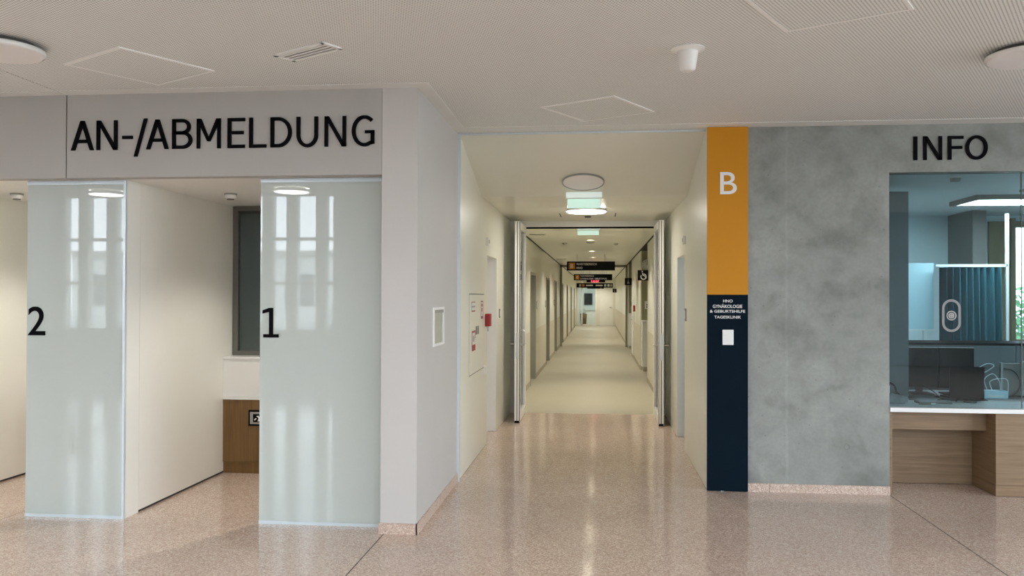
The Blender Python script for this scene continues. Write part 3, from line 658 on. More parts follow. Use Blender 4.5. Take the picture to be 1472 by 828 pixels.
# portal frame half way
tag(boxes('trim_4', [(CX0, CX0 + .06, 28.2, 28.35, 0, KZ), (CX1 - .06, CX1, 28.2, 28.35, 0, KZ), (CX0, CX1, 28.2, 28.35, 2.63, KZ)], 'door_grey'), 'grey door frame halfway down the corridor', kind='structure')
# end of the corridor
we = boxes('wall_end', [(-.10, 2.4, 48, 48.1, 0, 2.8), (-2.3, -.10, 48, 48.1, 2.2, 2.8), (-2.3, -1.17, 48, 48.1, 0, 2.2)], 'cream_panel'); tag(we, 'cream wall closing the corridor', kind='structure')
d = thing('door_11', 'glazed door with white frame at the corridor end', None, (-.63, 48.0, 0), kind='structure')
boxes('door_frame', [(-1.17, -1.11, 47.98, 48.06, 0, 2.2), (-.95, -.88, 47.98, 48.06, 0, 2.2), (-.16, -.10, 47.98, 48.06, 0, 2.2), (-1.11, -.16, 47.98, 48.06, 2.12, 2.2), (-1.11, -.16, 47.98, 48.06, 0, .10)], 'white_metal', d)
box('door_pane', -1.11, -.16, 48.015, 48.025, .10, 2.12, 'door_glass', d)
d = thing('door_12', 'white flush door at the corridor end', None, (.47, 48, 0), kind='structure')
box('door_leaf', .08, .84, 47.97, 48.0, .01, 2.10, 'white_metal', d); tube('handle', [(.74, 47.97, 1.05), (.74, 47.92, 1.05), (.62, 47.92, 1.05)], .014, 'black', d, (.74, 47.95, 1.05))
tag(boxes('wall_end_room', [(-2.2, 1.2, 51.5, 51.6, 0, 2.8), (-2.2, -2.1, 48.1, 51.5, 0, 2.8), (1.1, 1.2, 48.1, 51.5, 0, 2.8), (-2.2, 1.2, 48.1, 51.6, 2.7, 2.8)], 'office_white'), 'pale room behind the glazed door at the corridor end', kind='structure')
t = thing('end_room_lamp', 'lit round lamp in the room behind the far glazed door', 'ceiling lamp', (-.6, 49.6, 2.698)); lathe('housing', [(0, 0), (.3, 0), (.3, -.03), (.29, -.032)], 'white_metal', t, (-.6, 49.6, 2.698)); lathe('diffuser', [(.29, -.03), (0, -.036)], 'lamp_lit', t, (-.6, 49.6, 2.698))  # lamp added only to brighten the end room
t = thing('wall_screen', 'dark wall screen in the room behind the far glazed door', 'screen', (-.6, 51.4, 1.2)); box('screen_case', -.85, -.35, 51.42, 51.5, 1.15, 1.85, 'office_dark', t); box('screen_glass', -.82, -.38, 51.415, 51.42, 1.18, 1.82, 'screen', t)
t = thing('waste_bin', 'brown bin standing behind the far glazed door', 'bin', (-.85, 49.5, 0)); lathe('bin_body', [(0, 0), (.16, 0), (.20, .62), (.18, .62)], 'wood_booth', t, (-.85, 49.5, 0)); lathe('bin_lid', [(.20, .62), (.20, .66), (0, .72)], 'dark_frame', t, (-.85, 49.5, 0))
t = thing('end_counter', 'white counter in the room behind the far glazed door', 'counter', (-.35, 50.9, 0)); box('counter_body', -.75, .6, 50.6, 51.4, 0, .86, 'white_metal', t); box('counter_top', -.78, .62, 50.55, 51.45, .86, .90, 'counter_white', t)

# corridor lamps: small lit downlights in the centre line
for k, y in enumerate((13.4, 15.7, 19.5, 22.6, 25.6, 30.2, 33.0, 36.5, 40.0, 43.5, 46.8)):
    t = thing('corridor_downlight', 'small lit downlight in the corridor ceiling', 'ceiling lamp', (-.145, y, KZ), 'downlights along the corridor')
    lathe('lamp_ring', [(.085, 0), (.085, -.006), (.066, -.008), (.064, 0)], 'white_metal', t, (-.145, y, KZ), None, 20)
    lathe('lamp_lens', [(.066, -.003), (0, -.0035)], 'downlight_lit', t, (-.145, y, KZ), None, 20)
    l = bpy.data.lights.new('downlight_beam', 'SPOT'); l.energy = 37; l.spot_size = R(146); l.spot_blend = .7; l.shadow_soft_size = .06; l.color = (1, .93, .79)
    o = bpy.data.objects.new('downlight_beam', l); COL.objects.link(o); o.location = (-.145, y, KZ - .02)
lathe_lab = (('small round speaker in the corridor ceiling', -.145, 16.2, .09), ('smoke detector on the corridor ceiling, door side', -.65, 16.5, .05), ('smoke detector on the corridor ceiling, niche side', .34, 16.75, .05))
for lab, x, y, r in lathe_lab:
    t = thing('ceiling_detector', lab, 'detector', (x, y, KZ)); lathe('detector_body', [(r, 0), (r * .9, -.02), (r * .5, -.035), (0, -.037)], 'plate_grey', t, (x, y, KZ), None, 20)
for y, lab in ((14.23, 'first dark slot vent in the corridor ceiling'), (23.5, 'second dark slot vent in the corridor ceiling')):
    t = thing('ceiling_vent', lab, 'vent', (-1.02, y, KZ)); box('vent_frame', -1.16, -.88, y - .06, y + .06, KZ - .006, KZ, 'plate_grey', t); box('vent_slot', -1.14, -.90, y - .035, y + .035, KZ - .008, KZ - .006, 'joint', t)

# hanging signs
def hang_sign(x0, x1, y, z0, z1, label, lines, kind='B'):
    t = thing('hanging_sign', label, 'sign', ((x0 + x1) / 2, y, z0))
    box('sign_board', x0, x1, y - .018, y + .018, z0, z1, 'black_gloss', t)
    for x in (x0 + .25, x1 - .25): tube('hanger_rod', [(x, y, z1), (x, y, KZ)], .006, 'steel', t, (x, y, z1), 6)
    h = z1 - z0; yf = y - .0195
    if kind == 'B':
        s = box('sign_emblem', x0 + h * .2, x0 + h * .9, yf - .001, yf + .002, z0 + h * .14, z0 + h * .86, 'orange', t)
        flat_text('emblem_letter', 'B', x0 + h * .42, x0 + h * .68, z0 + h * .28, z0 + h * .72, yf - .001, 'white_print', t)
        for (s, w, a, b) in lines: flat_text('sign_text', s, x0 + h * 1.05, x0 + h * 1.05 + w, z0 + h * a, z0 + h * b, yf, 'white_print', t)
    return t
hang_sign(-.772, .406, 21.0, 2.30, 2.522, 'black hanging sign reading WARTEBEREICH HNO with an orange B', [('WARTEBEREICH', .50, .58, .82), ('HNO', .15, .17, .41)])
hang_sign(-.759, .429, 26.6, 2.165, 2.357, 'black hanging sign reading GYNÄKOLOGIE GEBURTSHILFE with an orange B', [('WARTEBEREICH', .42, .58, .82), ('GYNÄKOLOGIE · GEBURTSHILFE', .82, .16, .42)])
t = hang_sign(-.808, .543, 32.0, 1.99, 2.16, 'black hanging sign with a row of small coloured pictograms', [], 'icons')
for x, w, m in ((-.72, .08, 'plate_grey'), (-.60, .08, 'orange'), (-.46, .26, 'white_print'), (-.10, .26, 'white_print'), (.22, .08, 'pale_blue'), (.34, .08, 'white_print'), (.45, .06, 'plate_grey')):
    box('pictogram', x, x + w, 31.978, 31.983, 2.03 if w < .1 else 2.05, 2.12 if w < .1 else 2.10, m, t)
t = thing('digital_clock', 'black hanging digital clock with red digits', 'clock', (-.08, 28.6, 2.13))
box('clock_case', -.397, .230, 28.56, 28.62, 2.131, 2.224, 'black', t); flat_text('clock_digits', '13:37', -.23, .03, 2.142, 2.213, 28.558, 'red_led', t, bold=.01)
for x in (-.3, .13): tube('hanger_rod', [(x, 28.6, 2.224), (x, 28.6, KZ)], .006, 'steel', t, (x, 28.6, 2.224), 6)
t = thing('hanging_sign', 'short black hanging sign deepest in the corridor', 'sign', (-.12, 36, 1.99)); box('sign_board', -.469, .232, 35.98, 36.02, 1.99, 2.076, 'black_gloss', t); box('sign_emblem', .08, .14, 35.972, 35.98, 2.0, 2.06, 'orange', t)
for x in (-.3, .1): tube('hanger_rod', [(x, 36, 2.076), (x, 36, KZ)], .006, 'steel', t, (x, 36, 2.076), 6)
# flag signs with pictograms
def flag(y, z, lab, wheel):
    t = thing('flag_sign', lab, 'sign', (.85, y, z)); box('sign_board', .755, CX1, y - .008, y + .008, z, z + .2, 'black_gloss', t, .002)
    yf = y - .0095; cx = .855
    if wheel:
        bm = bmesh.new()
        def stroke(pts, r=.007):
            for p, q in zip(pts, pts[1:]):
                d = Vector((q[0] - p[0], q[1] - p[1])).normalized() * r; nx, nz = -d.y, d.x
                bm.faces.new([bm.verts.new((u, 0, v)) for u, v in ((p[0] + nx, p[1] + nz), (q[0] + nx, q[1] + nz), (q[0] - nx, q[1] - nz), (p[0] - nx, p[1] - nz))])
        stroke([(.052 * math.cos(a / 10) + .01, .052 * math.sin(a / 10) - .03) for a in range(26, 76, 3)])
        stroke([(-.01, .045), (-.005, -.005), (.03, -.008), (.055, -.06), (.07, -.055)]); stroke([(-.008, .02), (.03, .018)])
        bm.faces.new([bm.verts.new((-.015 + .014 * math.cos(a), 0, .068 + .014 * math.sin(a))) for a in [k * .5236 for k in range(12)]])
        e = bmesh.ops.extrude_face_region(bm, geom=bm.faces[:]); bmesh.ops.translate(bm, vec=(0, -.001, 0), verts=[v for v in e['geom'] if isinstance(v, bmesh.types.BMVert)])
        mobj('pictogram', bm, 'white_print', t, (cx, yf, z + .105))
    else:
        bm = bmesh.new()
        for poly in ([(-.04, -.06), (.04, -.06), (0, .035)], [(.014 * math.cos(k * .7854), .05 + .014 * math.sin(k * .7854)) for k in range(8)]):
            bm.faces.new([bm.verts.new((a, 0, b)) for a, b in poly])
        e = bmesh.ops.extrude_face_region(bm, geom=bm.faces[:]); bmesh.ops.translate(bm, vec=(0, -.001, 0), verts=[v for v in e['geom'] if isinstance(v, bmesh.types.BMVert)])
        mobj('pictogram', bm, 'plate_grey', t, (cx, yf, z + .1))
flag(16.5, 1.97, 'black flag sign with a white wheelchair pictogram', True)
flag(24.55, 1.99, 'black flag sign with a small figure pictogram before the second niche', False)
flag(45.0, 1.87, 'tiny black flag sign near the corridor end', False)
# wall clock on the niche side
t = thing('wall_clock', 'round white wall clock hanging in the first waiting niche', 'clock', (1.10, 19.47, 2.38)); RX = Matrix.Rotation(R(90), 3, 'X')
lathe('clock_rim', [(.125, -.016), (.13, .02), (.12, .028), (.115, .02)], 'steel', t, (1.10, 19.47, 2.38), RX, 28); lathe('clock_face', [(.116, .016), (0, .016)], 'white_print', t, (1.10, 19.47, 2.38), RX, 28)
bm = bmesh.new()
for k in range(12):
    a = k * math.pi / 6; add_box(bm, .095 * math.sin(a) - .007, .095 * math.sin(a) + .007, -.019, -.0165, .095 * math.cos(a) - .007, .095 * math.cos(a) + .007)
mobj('hour_marks', bm, 'black', t, (1.10, 19.47, 2.38)); box('minute_hand', 1.096, 1.104, 19.448, 19.4505, 2.38, 2.465, 'black', t); box('hour_hand', 1.10, 1.155, 19.448, 19.4505, 2.376, 2.384, 'black', t)
t = thing('fire_call_point', 'small red call point on the corridor wall between the niches', 'alarm', (CX1, 22.4, 1.26)); box('alarm_box', CX1 - .05, CX1, 22.33, 22.47, 1.27, 1.43, 'red', t, .005); box('alarm_window', CX1 - .053, CX1 - .05, 22.36, 22.44, 1.31, 1.39, 'white_print', t)
t = thing('soap_dispenser', 'black wall dispenser in the second waiting niche', 'dispenser', (1.10, 27.55, 1.35)); box('dispenser_body', 1.04, 1.16, 27.48, 27.585, 1.35, 1.50, 'black', t, .008); box('dispenser_label', 1.05, 1.15, 27.47, 27.48, 1.50, 1.57, 'orange', t)
t = thing('wall_intercom', 'white wall intercom with dark buttons in the first waiting niche', 'intercom', (1.12, 19.47, 1.38)); box('intercom_body', 1.05, 1.15, 19.45, 19.488, 1.38, 1.56, 'white_plastic', t, .004)
for z in (1.41, 1.46): box('button', 1.085, 1.115, 19.444, 19.45, z, z + .03, 'black', t)
d = thing('door_13', 'white door with long handle plate between the niches', None, (CX1, 23.4, 0), kind='structure')
box('door_leaf', CX1 - .03, CX1 - .006, 22.9, 23.9, .10, 2.10, 'white_metal', d); box('handle_plate', CX1 - .036, CX1 - .03, 23.0, 23.05, .90, 1.15, 'steel', d); tube('handle', [(CX1 - .03, 23.03, 1.05), (CX1 - .085, 23.03, 1.05), (CX1 - .085, 23.16, 1.05)], .011, 'steel', d, (CX1 - .05, 23.03, 1.05))

# ================================================================ COLUMN SIGN
t = thing('column_sign', 'tall orange and navy wayfinding panel with a white letter B', 'sign', (1.10, 7.41, 0))
box('upper_panel', .930, 1.270, 7.405, 7.438, 1.679, 3.115, 'orange', t)
box('lower_panel', .930, 1.270, 7.405, 7.438, .004, 1.679, 'navy', t)
flat_text('section_letter', 'B', 1.036, 1.176, 2.538, 2.728, 7.4045, 'white_print', t, .003, .004)
for s, x0, x1, z0, z1 in (('HNO', 1.062, 1.142, 1.613, 1.637), ('GYNÄKOLOGIE', .975, 1.222, 1.565, 1.599), ('& GEBURTSHILFE', .951, 1.246, 1.525, 1.549), ('TAGESKLINIK', .988, 1.212, 1.475, 1.499)):
    flat_text('sign_text', s, x0, x1, z0, z1, 7.4045, 'white_print', t, .0015, .012)
t = thing('card_reader', 'white card reader mounted on the navy column panel', 'card reader', (1.10, 7.40, 1.25)); box('reader_body', 1.054, 1.148, 7.385, 7.4045, 1.25, 1.38, 'white_plastic', t, .004); box('reader_field', 1.062, 1.140, 7.3835, 7.385, 1.262, 1.37, 'white_print', t)

# ================================================================ CONCRETE WALL AND INFO WINDOW
wc_ = boxes('wall_right', [(1.12, 2.440, 7.44, 7.74, 0, CZ), (2.440, 7.2, 7.44, 7.60, 2.715, CZ)], 'concrete'); tag(wc_, 'stained fair-faced concrete wall with the info window', kind='structure')
for z in (1.391, .397):
    lathe('tie_hole_plug', [(.026, -.001), (.026, .003), (.021, .0035), (.019, .001), (0, .001)], 'concrete', wc_, (2.095, 7.44, z), RX, 24)
bb = thing('baseboard_right', 'pink terrazzo skirting along the concrete wall', None, (1.85, 7.43, 0), kind='structure')
box('skirting_piece', 1.271, 1.452, 7.422, 7.442, 0, .072, 'terrazzo_base', bb); box('skirting_piece', 1.455, 2.440, 7.422, 7.442, 0, .072, 'terrazzo_base', bb)
t = thing('wall_lettering', 'raised black lettering reading INFO on the concrete wall', 'lettering', (2.93, 7.44, 2.81))
lettering(t, [('I', 2.635, 2.666), ('N', 2.714, 2.865), ('F', 2.911, 3.036), ('O', 3.051, 3.229)], 7.439, 2.814, .199, .029, .012)
# window
iw = thing('window_3', 'large clear pane of the info counter', None, (3.0, 7.5, .735), kind='structure')
box('window_pane', 2.446, 3.520, 7.495, 7.503, .736, 2.712, 'info_glass', iw); box('window_pane', 3.526, 6.9, 7.495, 7.503, .736, 2.712, 'info_glass', iw)
box('pane_joint', 3.520, 3.526, 7.494, 7.504, .736, 2.712, 'dark_frame', iw); box('edge_strip', 2.440, 2.446, 7.46, 7.51, .736, 2.712, 'alu', iw)
# speak-through ring on the pane
t = thing('speaking_ring', 'frosted oblong ring with a round speaking grille on the info pane', 'speaking grille', (2.96, 7.49, 1.37))
bm = bmesh.new(); cx, cz = 2.960, 1.508; hw, hh, wd = .076, .138, .020
def pill(w, h, n=14):
    P = []
    for k in range(n + 1): a = math.pi * k / n; P.append((w * math.cos(a), (h - w) + w * math.sin(a)))
    for k in range(n + 1): a = math.pi + math.pi * k / n; P.append((w * math.cos(a), -(h - w) + w * math.sin(a)))
    return P
A = [[bm.verts.new((x, y, z)) for x, z in P] for P in (pill(hw, hh), pill(hw - wd, hh - wd)) for y in (-.002, .002)]
n = len(A[0])
for i in range(n):
    j = (i + 1) % n
    for a, b in ((0, 1), (2, 3), (0, 2), (1, 3)): bm.faces.new((A[a][i], A[a][j], A[b][j], A[b][i]))
mobj('frosted_ring', bm, 'ring_frost', t, (cx, 7.4925, cz))
for r0, r1 in ((.040, .032), (.024, .014)): lathe('grille_ring', [(r1, 0), (r0, 0), (r0, .006), (r1, .006), (r1, 0)], 'plate_grey', t, (cx, 7.4945, cz), RX, 28)
lathe('grille_core', [(.010, 0), (.010, .007), (0, .007)], 'plate_grey', t, (cx, 7.4945, cz), RX, 20)
# counter
t = thing('info_counter', 'info counter with white top and light wood knee space', 'counter', (3.6, 7.7, 0))
box('counter_top', 2.441, 6.9, 7.425, 8.00, .697, .734, 'counter_white', t, .003)
box('apron', 2.470, 3.305, 7.650, 7.675, .522, .696, 'wood_info', t); box('back_panel', 2.470, 3.305, 7.930, 7.955, .004, .696, 'wood_info', t)
box('end_cheek', 2.446, 2.469, 7.46, 7.955, .004, .696, 'wood_info', t)
p = box('pedestal', 3.306, 6.9, 7.476, 7.955, .093, .696, 'wood_info', t); box('pedestal_plinth', 3.306, 6.9, 7.478, 7.955, .003, .090, 'wood_info', p)
# office shell
ow = boxes('wall_office', [(2.44, 5.10, 11.75, 11.85, 0, 2.8), (5.10, 5.36, 11.75, 11.85, 2.66, 2.8), (5.10, 7.0, 11.75, 11.85, 0, 1.06), (5.36, 7.0, 11.75, 11.85, 2.66, 2.8), (2.36, 2.44, 7.74, 11.85, 0, 2.8), (7.0, 7.1, 7.44, 11.85, 0, 2.8)], 'office_white'); tag(ow, 'pale walls of the office behind the info window', kind='structure')
oc = box('ceiling_office', 2.40, 7.1, 7.60, 11.85, 2.74, 2.80, 'office_white'); tag(oc, 'pale ceiling of the office behind the info window', kind='structure')
w4 = thing('window_4', 'bronze framed office window towards daylight', None, (5.9, 11.75, 1.06), kind='structure')
boxes('window_frame', [(5.10, 5.36, 11.70, 11.75, 1.06, 2.66), (5.36, 5.42, 11.68, 11.75, 1.06, 2.70), (5.42, 7.0, 11.70, 11.75, 2.58, 2.66), (5.42, 7.0, 11.70, 11.75, 1.06, 1.12), (6.1, 6.16, 11.70, 11.75, 1.12, 2.58)], 'bronze', w4)
box('window_pane', 5.42, 7.0, 11.72, 11.73, 1.12, 2.58, 'facade_glass', w4)
cabt = thing('tall_cabinet', 'dark grey tall cabinet at the edge of the office window', 'cabinet', (2.67, 8.45, 0))
box('cabinet_body', 2.445, 2.895, 8.30, 8.75, .08, 2.655, 'office_dark', cabt); box('plinth', 2.46, 2.88, 8.32, 8.75, 0, .08, 'black', cabt)
for z0, z1 in ((.09, 1.02), (1.03, 1.85), (1.86, 2.645)): box('cabinet_door', 2.45, 2.89, 8.283, 8.30, z0, z1, 'office_dark', cabt)
tag(boxes('wall_office_column', [(4.60, 4.69, 11.0, 11.75, 0, 2.74), (4.71, 4.78, 11.05, 11.75, 0, 2.74)], 'taupe'), 'grey brown column in the office', kind='structure')
# curtain on a rail
t = thing('privacy_curtain', 'dark teal pleated curtain hanging from a white rail', 'curtain', (4.15, 10.0, 0))
bm = bmesh.new(); N = 120; v0 = None
for i in range(N + 1):
    u = i / N; x = 3.83 + .64 * u; y = 10.0 + .05 * math.sin(u * 2 * math.pi * 9 + .6 * math.sin(u * 11)) + .015 * math.sin(u * 61); xb = 3.83 + .66 * u + .012 * math.sin(u * 23)
    a = bm.verts.new((x, y, 2.0)); b = bm.verts.new((xb, 10.0 + (y - 10.0) * 1.25, .12))
    if v0: bm.faces.new((v0[0], a, b, v0[1]))
    v0 = (a, b)
e = bmesh.ops.solidify(bm, geom=bm.faces[:], thickness=.004)
for v in bm.verts: v.co -= Vector((4.15, 10, 0))
mobj('curtain_cloth', bm, 'curtain', t, (4.15, 10, 0), True)
box('curtain_rail', 3.78, 4.55, 9.985, 10.015, 2.005, 2.035, 'white_metal', t); box('rail_post', 4.53, 4.56, 9.985, 10.015, 0, 2.6, 'white_metal', t)
t = thing('white_board', 'pale blank board standing beside the teal curtain', 'board', (3.45, 10.1, 1.25)); box('board_sheet', 3.12, 3.79, 10.08, 10.10, 1.30, 2.05, 'pale_blue', t)  # pale panel stands in for a reflection on the info pane
box('board_rim', 3.11, 3.80, 10.07, 10.11, 1.285, 1.30, 'white_metal', t); box('board_leg', 3.2, 3.24, 10.08, 10.11, 0, 1.285, 'white_metal', t); box('board_leg', 3.68, 3.72, 10.08, 10.11, 0, 1.285, 'white_metal', t)
# desk and things inside
t = thing('office_desk', 'grey office desk standing behind the info counter', 'desk', (4.4, 8.4, 0)); box('desk_top', 2.90, 6.8, 8.02, 8.95, .70, .728, 'desk_grey', t)
for x in (2.95, 4.6, 6.7): box('leg', x, x + .06, 8.1, 8.9, 0, .70, 'white_metal', t)
def monitor(x0, x1, y, z0, z1, lab):
    t = thing('monitor', lab, 'monitor', ((x0 + x1) / 2, y, .728)); box('monitor_case', x0, x1, y, y + .035, z0, z1, 'black', t, .005); box('screen_panel', x0 + .01, x1 - .01, y + .035, y + .038, z0 + .012, z1 - .012, 'screen', t)
    xm = (x0 + x1) / 2; box('stand_neck', xm - .03, xm + .03, y + .04, y + .065, .74, z0 + .1, 'black', t); box('stand_foot', xm - .11, xm + .11, y - .04, y + .16, .728, .742, 'black', t, .004)
    box('top_edge', x0, x1, y - .001, y + .036, z1, z1 + .004, 'plate_grey', t)
monitor(2.93, 3.243, 8.52, .80, 1.178, 'black monitor nearest the dark tall cabinet'); monitor(3.255, 3.575, 8.52, .795, 1.178, 'black monitor behind the open laptop')
lp = thing('laptop', 'open black laptop on the info counter, lid towards the pane', 'laptop', (3.34, 8.2, .734))
box('keyboard_base', 3.19, 3.49, 8.13, 8.34, .734, .752, 'black', lp, .003); prism('laptop_lid', [(8.10, 1.03), (8.112, 1.03), (8.135, .752), (8.123, .752)], 3.192, 3.488, 'black', lp)
box('riser', 3.15, 3.50, 8.06, 8.36, .7285, .734, 'black', lp)
t = thing('pinboard_screen', 'taupe upright desk screen beside the cable bundle', 'desk screen', (3.85, 8.42, .728)); box('screen_board', 3.775, 3.935, 8.40, 8.43, .728, 1.045, 'taupe', t); box('screen_clip', 3.76, 3.775, 8.395, 8.435, .728, 1.05, 'plate_grey', t)
t = thing('router_box', 'flat pale blue box with white cables on the desk', 'box', (3.68, 8.3, .728)); box('box_body', 3.55, 3.76, 8.25, 8.37, .728, .80, 'pale_blue', t, .004); box('box_port', 3.58, 3.72, 8.246, 8.25, .74, .765, 'white_plastic', t)
for k, pts in enumerate(([(3.6, 8.31, .80), (3.58, 8.32, .90), (3.66, 8.33, .95), (3.72, 8.34, .88), (3.74, 8.36, .80)], [(3.64, 8.30, .80), (3.62, 8.3, .88), (3.70, 8.3, .91), (3.78, 8.31, .89), (3.79, 8.33, .74)], [(3.56, 8.4, 1.0), (3.64, 8.4, 1.04), (3.70, 8.4, 1.02), (3.62, 8.4, .96), (3.55, 8.4, .94)])):
    tag(tube('white_cable', curve_pts(pts), .004, 'cable_white'), 'thin white cable looping over the pale blue box', 'cable', 'white cables on the office desk')
for pts in ([(3.76, 8.34, 1.0), (3.84, 8.33, .98), (3.90, 8.33, .88), (3.87, 8.33, .78), (3.80, 8.33, .74)], [(2.98, 8.2, .86), (3.06, 8.16, .80), (3.13, 8.15, .745), (3.22, 8.05, .74), (3.05, 8.02, .74)], [(3.15, 7.88, .745), (3.23, 7.93, .76), (3.27, 7.88, .75), (3.20, 7.84, .745), (3.30, 7.82, .745)], [(3.78, 8.3, .74), (3.85, 8.25, .76), (3.92, 8.3, .74), (3.86, 8.34, .75), (3.95, 8.36, .74)]):
    tag(tube('black_cable', curve_pts(pts), .005, 'cable'), 'black cable coiled on the office desk', 'cable', 'black cables on the office desk')
t = thing('keyboard', 'dark keyboard lying by the pane on the counter', 'keyboard', (2.72, 7.85, .735)); box('keyboard_body', 2.78, 3.06, 7.72, 7.84, .735, .752, 'taupe', t, .003); box('keys', 2.79, 3.05, 7.73, 7.83, .752, .757, 'desk_grey', t)
def heap(name, x, y, z, sx, sy, sz, m, lab, cat, seed):
    rnd = random.Random(seed); bm = bmesh.new(); bmesh.ops.create_icosphere(bm, subdivisions=3, radius=1)
    for v in bm.verts:
        f = 1 + .22 * math.sin(v.co.x * 5 + seed) * math.cos(v.co.y * 4) + rnd.uniform(-.05, .05)
        v.co = Vector((v.co.x * sx * f, v.co.y * sy * f, max(0, v.co.z * sz * f + sz * .35)))
    return tag(mobj(name, bm, m, None, (x, y, z), True), lab, cat)
heap('folded_cloth', 2.60, 7.80, .735, .10, .10, .055, 'cloth_grey', 'crumpled grey cloth on the counter by the concrete wall', 'cloth', 3)
t = thing('paper_stack', 'small stack of white papers behind the grey cloth', 'papers', (2.62, 8.05, .735)); box('sheet', 2.50, 2.70, 8.03, 8.25, .729, .745, 'paper', t); box('sheet', 2.53, 2.72, 8.04, 8.24, .745, .755, 'paper', t); box('card', 2.55, 2.66, 8.10, 8.112, .755, .85, 'pale_blue', t)
t = thing('headset', 'black headset lying on the papers by the counter edge', 'headset', (2.66, 7.99, .735)); tube('headband', curve_pts([(2.50, 7.98, .76), (2.52, 7.98, .86), (2.59, 7.98, .89), (2.66, 7.98, .86), (2.68, 7.98, .76)]), .009, 'black', t, (2.6, 7.98, .76)); lathe('ear_cup', [(0, -.018), (.035, -.018), (.035, .018), (0, .018)], 'black', t, (2.50, 7.98, .765), Matrix.Rotation(R(90), 3, 'Y'), 16); lathe('ear_cup', [(0, -.018), (.035, -.018), (.035, .018), (0, .018)], 'black', t, (2.68, 7.98, .765), Matrix.Rotation(R(90), 3, 'Y'), 16)
t = thing('pen', 'yellow capped pen on the counter near the pane', 'pen', (2.82, 7.66, .735)); tube('pen_barrel', [(2.76, 7.66, .741), (2.86, 7.67, .741)], .006, 'bronze', t, (2.8, 7.66, .741)); tube('pen_cap', [(2.86, 7.67, .741), (2.90, 7.674, .741)], .0075, 'white_plastic', t, (2.88, 7.67, .741))
t = thing('side_shelf', 'long black sideboard below the board and curtain', 'sideboard', (3.9, 9.5, 0)); box('sideboard_body', 2.92, 4.8, 9.35, 9.85, .05, 1.16, 'office_dark', t); box('sideboard_top', 2.90, 4.82, 9.33, 9.87, 1.16, 1.185, 'black', t); box('plinth', 2.95, 4.78, 9.38, 9.82, 0, .05, 'black', t)
for k in range(4): box('sideboard_door', 2.93 + k * .468, 2.93 + k * .468 + .46, 9.335, 9.35, .07, 1.15, 'office_dark', t)
t = thing('red_binder', 'small red box file on the black sideboard', 'box file', (3.15, 9.5, 1.185)); box('file_body', 3.10, 3.22, 9.42, 9.62, 1.185, 1.33, 'red_plastic', t, .004); box('file_label', 3.13, 3.19, 9.416, 9.42, 1.22, 1.29, 'paper', t)
t = thing('file_tray', 'white letter tray on the right end of the desk'.replace('right end', 'far end'), 'tray', (4.1, 8.3, .728)); boxes('tray_shelf', [(4.0, 4.3, 8.2, 8.5, .73, .74), (4.0, 4.3, 8.2, 8.5, 1.05, 1.06)], 'white_plastic', t); boxes('tray_side', [(4.0, 4.01, 8.2, 8.5, .74, 1.05), (4.29, 4.30, 8.2, 8.5, .74, 1.05)], 'white_plastic', t)
# office lights and ceiling fittings
t = thing('office_detector', 'white smoke detector on the office ceiling', 'smoke detector', (3.17, 7.93, 2.74)); lathe('detector_base', [(0, 0), (.055, 0), (.055, -.015), (0, -.015)], 'white_plastic', t, (3.17, 7.93, 2.74)); lathe('detector_head', [(.045, -.015), (.04, -.045), (0, -.05)], 'plate_grey', t, (3.17, 7.93, 2.74))
t = thing('office_lamp', 'lit rectangular ceiling lamp in the office', 'ceiling lamp', (4.35, 9.7, 2.74)); boxes('lamp_frame', [(3.95, 4.85, 9.35, 9.40, 2.69, 2.74), (3.95, 4.85, 10.0, 10.05, 2.69, 2.74), (3.95, 4.0, 9.4, 10.0, 2.69, 2.74), (4.8, 4.85, 9.4, 10.0, 2.69, 2.74)], 'dark_frame', t)
mat('office_lamp_lit', (.9, 1, 1), .5, var=0, emit=9, ecol=(.80, .94, 1.0)); box('lamp_panel', 4.0, 4.8, 9.4, 10.0, 2.70, 2.71, 'office_lamp_lit', t)
t = thing('office_vent', 'dark slotted vent on the office ceiling', 'vent', (4.6, 9.0, 2.74)); box('vent_frame', 4.2, 5.0, 8.85, 8.98, 2.72, 2.74, 'plate_grey', t); box('vent_slot', 4.23, 4.97, 8.88, 8.95, 2.715, 2.72, 'joint', t)

# ================================================================ BACK OF THE HALL (seen only in the reflections)
YB = -6.5; AZ = 6.6
wk = thing('wall_back', 'tall window front of the hall behind the viewer', None, (-3.2, YB, 0), kind='structure')
box('solid_wall', -5.9, -.5, YB - .25, YB, 0, AZ, 'hall_wall', wk); box('solid_wall', 7.0, 9.6, YB - .25, YB, 0, AZ, 'hall_wall', wk)  # right-hand stretch added, unseen, to cut reflections in the info pane
for x0, x1 in ((-12.5, -5.9), (-.5, 7.0)):
    box('parapet', x0, x1, YB - .25, YB, 0, .9, 'hall_wall', wk)
    x = x0; k = 0
    while x < x1 - .2:
        box('mullion', x, x + .24, YB - .22, YB, .9, AZ, 'hall_wall', wk); x += .68 if k % 2 else .56; k += 1
    for z in (1.9, 2.9, 4.9): box('transom', x0, x1, YB - .16, YB - .06, z, z + .07, 'hall_wall', wk)
tag(boxes('wall_side', [(-12.6, -12.5, -6.75, 8.6, 0, AZ), (9.6, 9.7, -6.75, -3.5, 0, AZ), (9.6, 9.7, 6.0, 8.6, 0, AZ), (9.6, 9.7, -3.5, 6.0, 0, .5), (9.6, 9.7, -3.5, 6.0, 3.05, AZ)] + [(9.6, 9.7, y, y + .1, .5, 3.05) for y in (-1.6, .3, 2.2, 4.1)] + [(-12.5, -9.0, 5.83, 5.93, 0, CZ), (7.2, 9.6, 7.44, 7.54, 0, CZ)], 'hall_wall'), 'pale side walls of the hall', kind='structure')  # unseen opening in the right side added to light the wall block
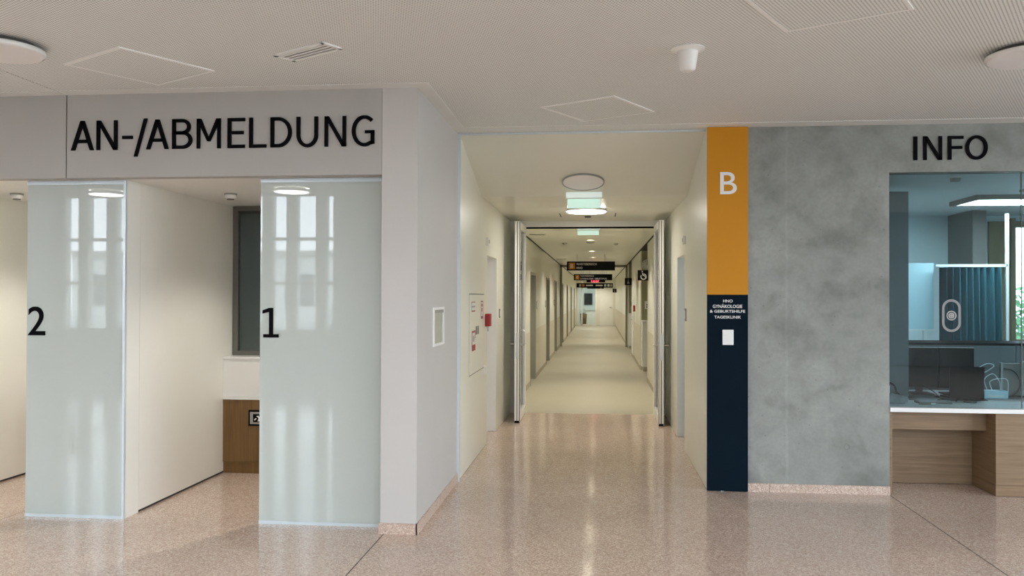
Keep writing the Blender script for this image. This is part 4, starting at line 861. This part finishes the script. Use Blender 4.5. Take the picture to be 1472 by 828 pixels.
tag(boxes('wall_bulkhead', [(-12.5, 9.6, -.14, -.1, CZ, AZ), (-12.6, 9.7, -6.75, -.1, AZ, AZ + .1)], 'hall_wall'), 'pale bulkhead and roof of the tall hall part', kind='structure')
def chair(x, y, rz, lab):
    t = thing('visitor_chair', lab, 'chair', (x, y, 0), 'visitor chairs by the hall windows')
    box('seat', x - .22, x + .22, y - .22, y + .22, .43, .47, 'chair_wood', t, .01); box('backrest', x - .22, x + .22, y + .20, y + .23, .55, .85, 'chair_wood', t, .01)
    for sx in (-.19, .19):
        for sy in (-.19, .19): tube('leg', [(x + sx * 1.15, y + sy * 1.15, 0), (x + sx, y + sy, .43)], .014, 'steel', t, (x + sx, y + sy, 0))
        tube('back_post', [(x + sx, y + .2, .43), (x + sx, y + .215, .82)], .012, 'steel', t, (x + sx, y + .2, .43))
chair(-8.0, -.6, 0, 'wooden visitor chair at the round side table'); chair(-8.9, -1.6, 0, 'wooden visitor chair by the window mullions')
t = thing('side_table', 'round white side table between the visitor chairs', 'table', (-9.2, -.7, 0)); lathe('table_top', [(0, .70), (.38, .70), (.38, .73), (0, .73)], 'counter_white', t, (-9.2, -.7, 0)); lathe('table_leg', [(.24, 0), (.24, .015), (.03, .03), (.03, .70)], 'steel', t, (-9.2, -.7, 0))
# outside
gd = box('ground', -60, 60, -90, -6.78, -.3, -.12, 'asphalt'); tag(gd, 'paved ground outside the hall windows', kind='structure')
tag(boxes('ground', [(-60, -12.72, -6.78, 20, -.3, -.12), (9.72, 60, -6.78, 11.9, -.3, -.12)], 'asphalt'), 'paved ground along the hall sides', kind='structure')
gd2 = box('ground', -20, 60, 11.9, 60, -.3, -.12, 'asphalt'); tag(gd2, 'paved ground outside the office window', kind='structure')
b = thing('building', 'pale neighbouring building outside the hall windows', 'building', (-14, -40, -.12)); box('building_wall', -34, 16, -48, -40, -.12, 4.2, 'facade_white', b); box('roof_edge', -34.3, 16.3, -48.3, -39.7, 4.2, 4.5, 'plate_grey', b)
for r_ in range(1):
    for k in range(15): box('building_window', -32.5 + k * 3.2, -30.6 + k * 3.2, -40.02, -39.95, 1.0, 3.0, 'window_dark', b)
for i, (x, y) in enumerate(((7.6, 15.5), (9.5, 17.0), (-7.5, -14.0), (-11, -13))):
    t = thing('garden_shrub', ('leafy shrub outside the office window', 'leafy shrub farther from the office window', 'leafy shrub outside facing the glass booths', 'leafy shrub beside the neighbouring building')[i], 'shrub', (x, y, -.12))
    tube('stem', [(x, y, -.12), (x, y, .7)], .05, 'bark', t, (x, y, -.12))
    rnd = random.Random(i); bm = bmesh.new()
    for k in range(900):
        a = rnd.uniform(0, 6.283); q = rnd.random() ** .4; ph_ = math.acos(rnd.uniform(-1, 1)); p = Vector((math.sin(ph_) * math.cos(a), math.sin(ph_) * math.sin(a), math.cos(ph_))) * q * .95 + Vector((0, 0, 1.15))
        d1 = Vector((rnd.uniform(-1, 1), rnd.uniform(-1, 1), rnd.uniform(-.6, .6))).normalized() * .09; d2 = d1.orthogonal().normalized() * .045
        bm.faces.new([bm.verts.new(p + w) for w in (d1, d2, -d1, -d2)])
    tag(mobj('foliage', bm, 'leaf', t, (x, y, -.12)), kind='stuff')
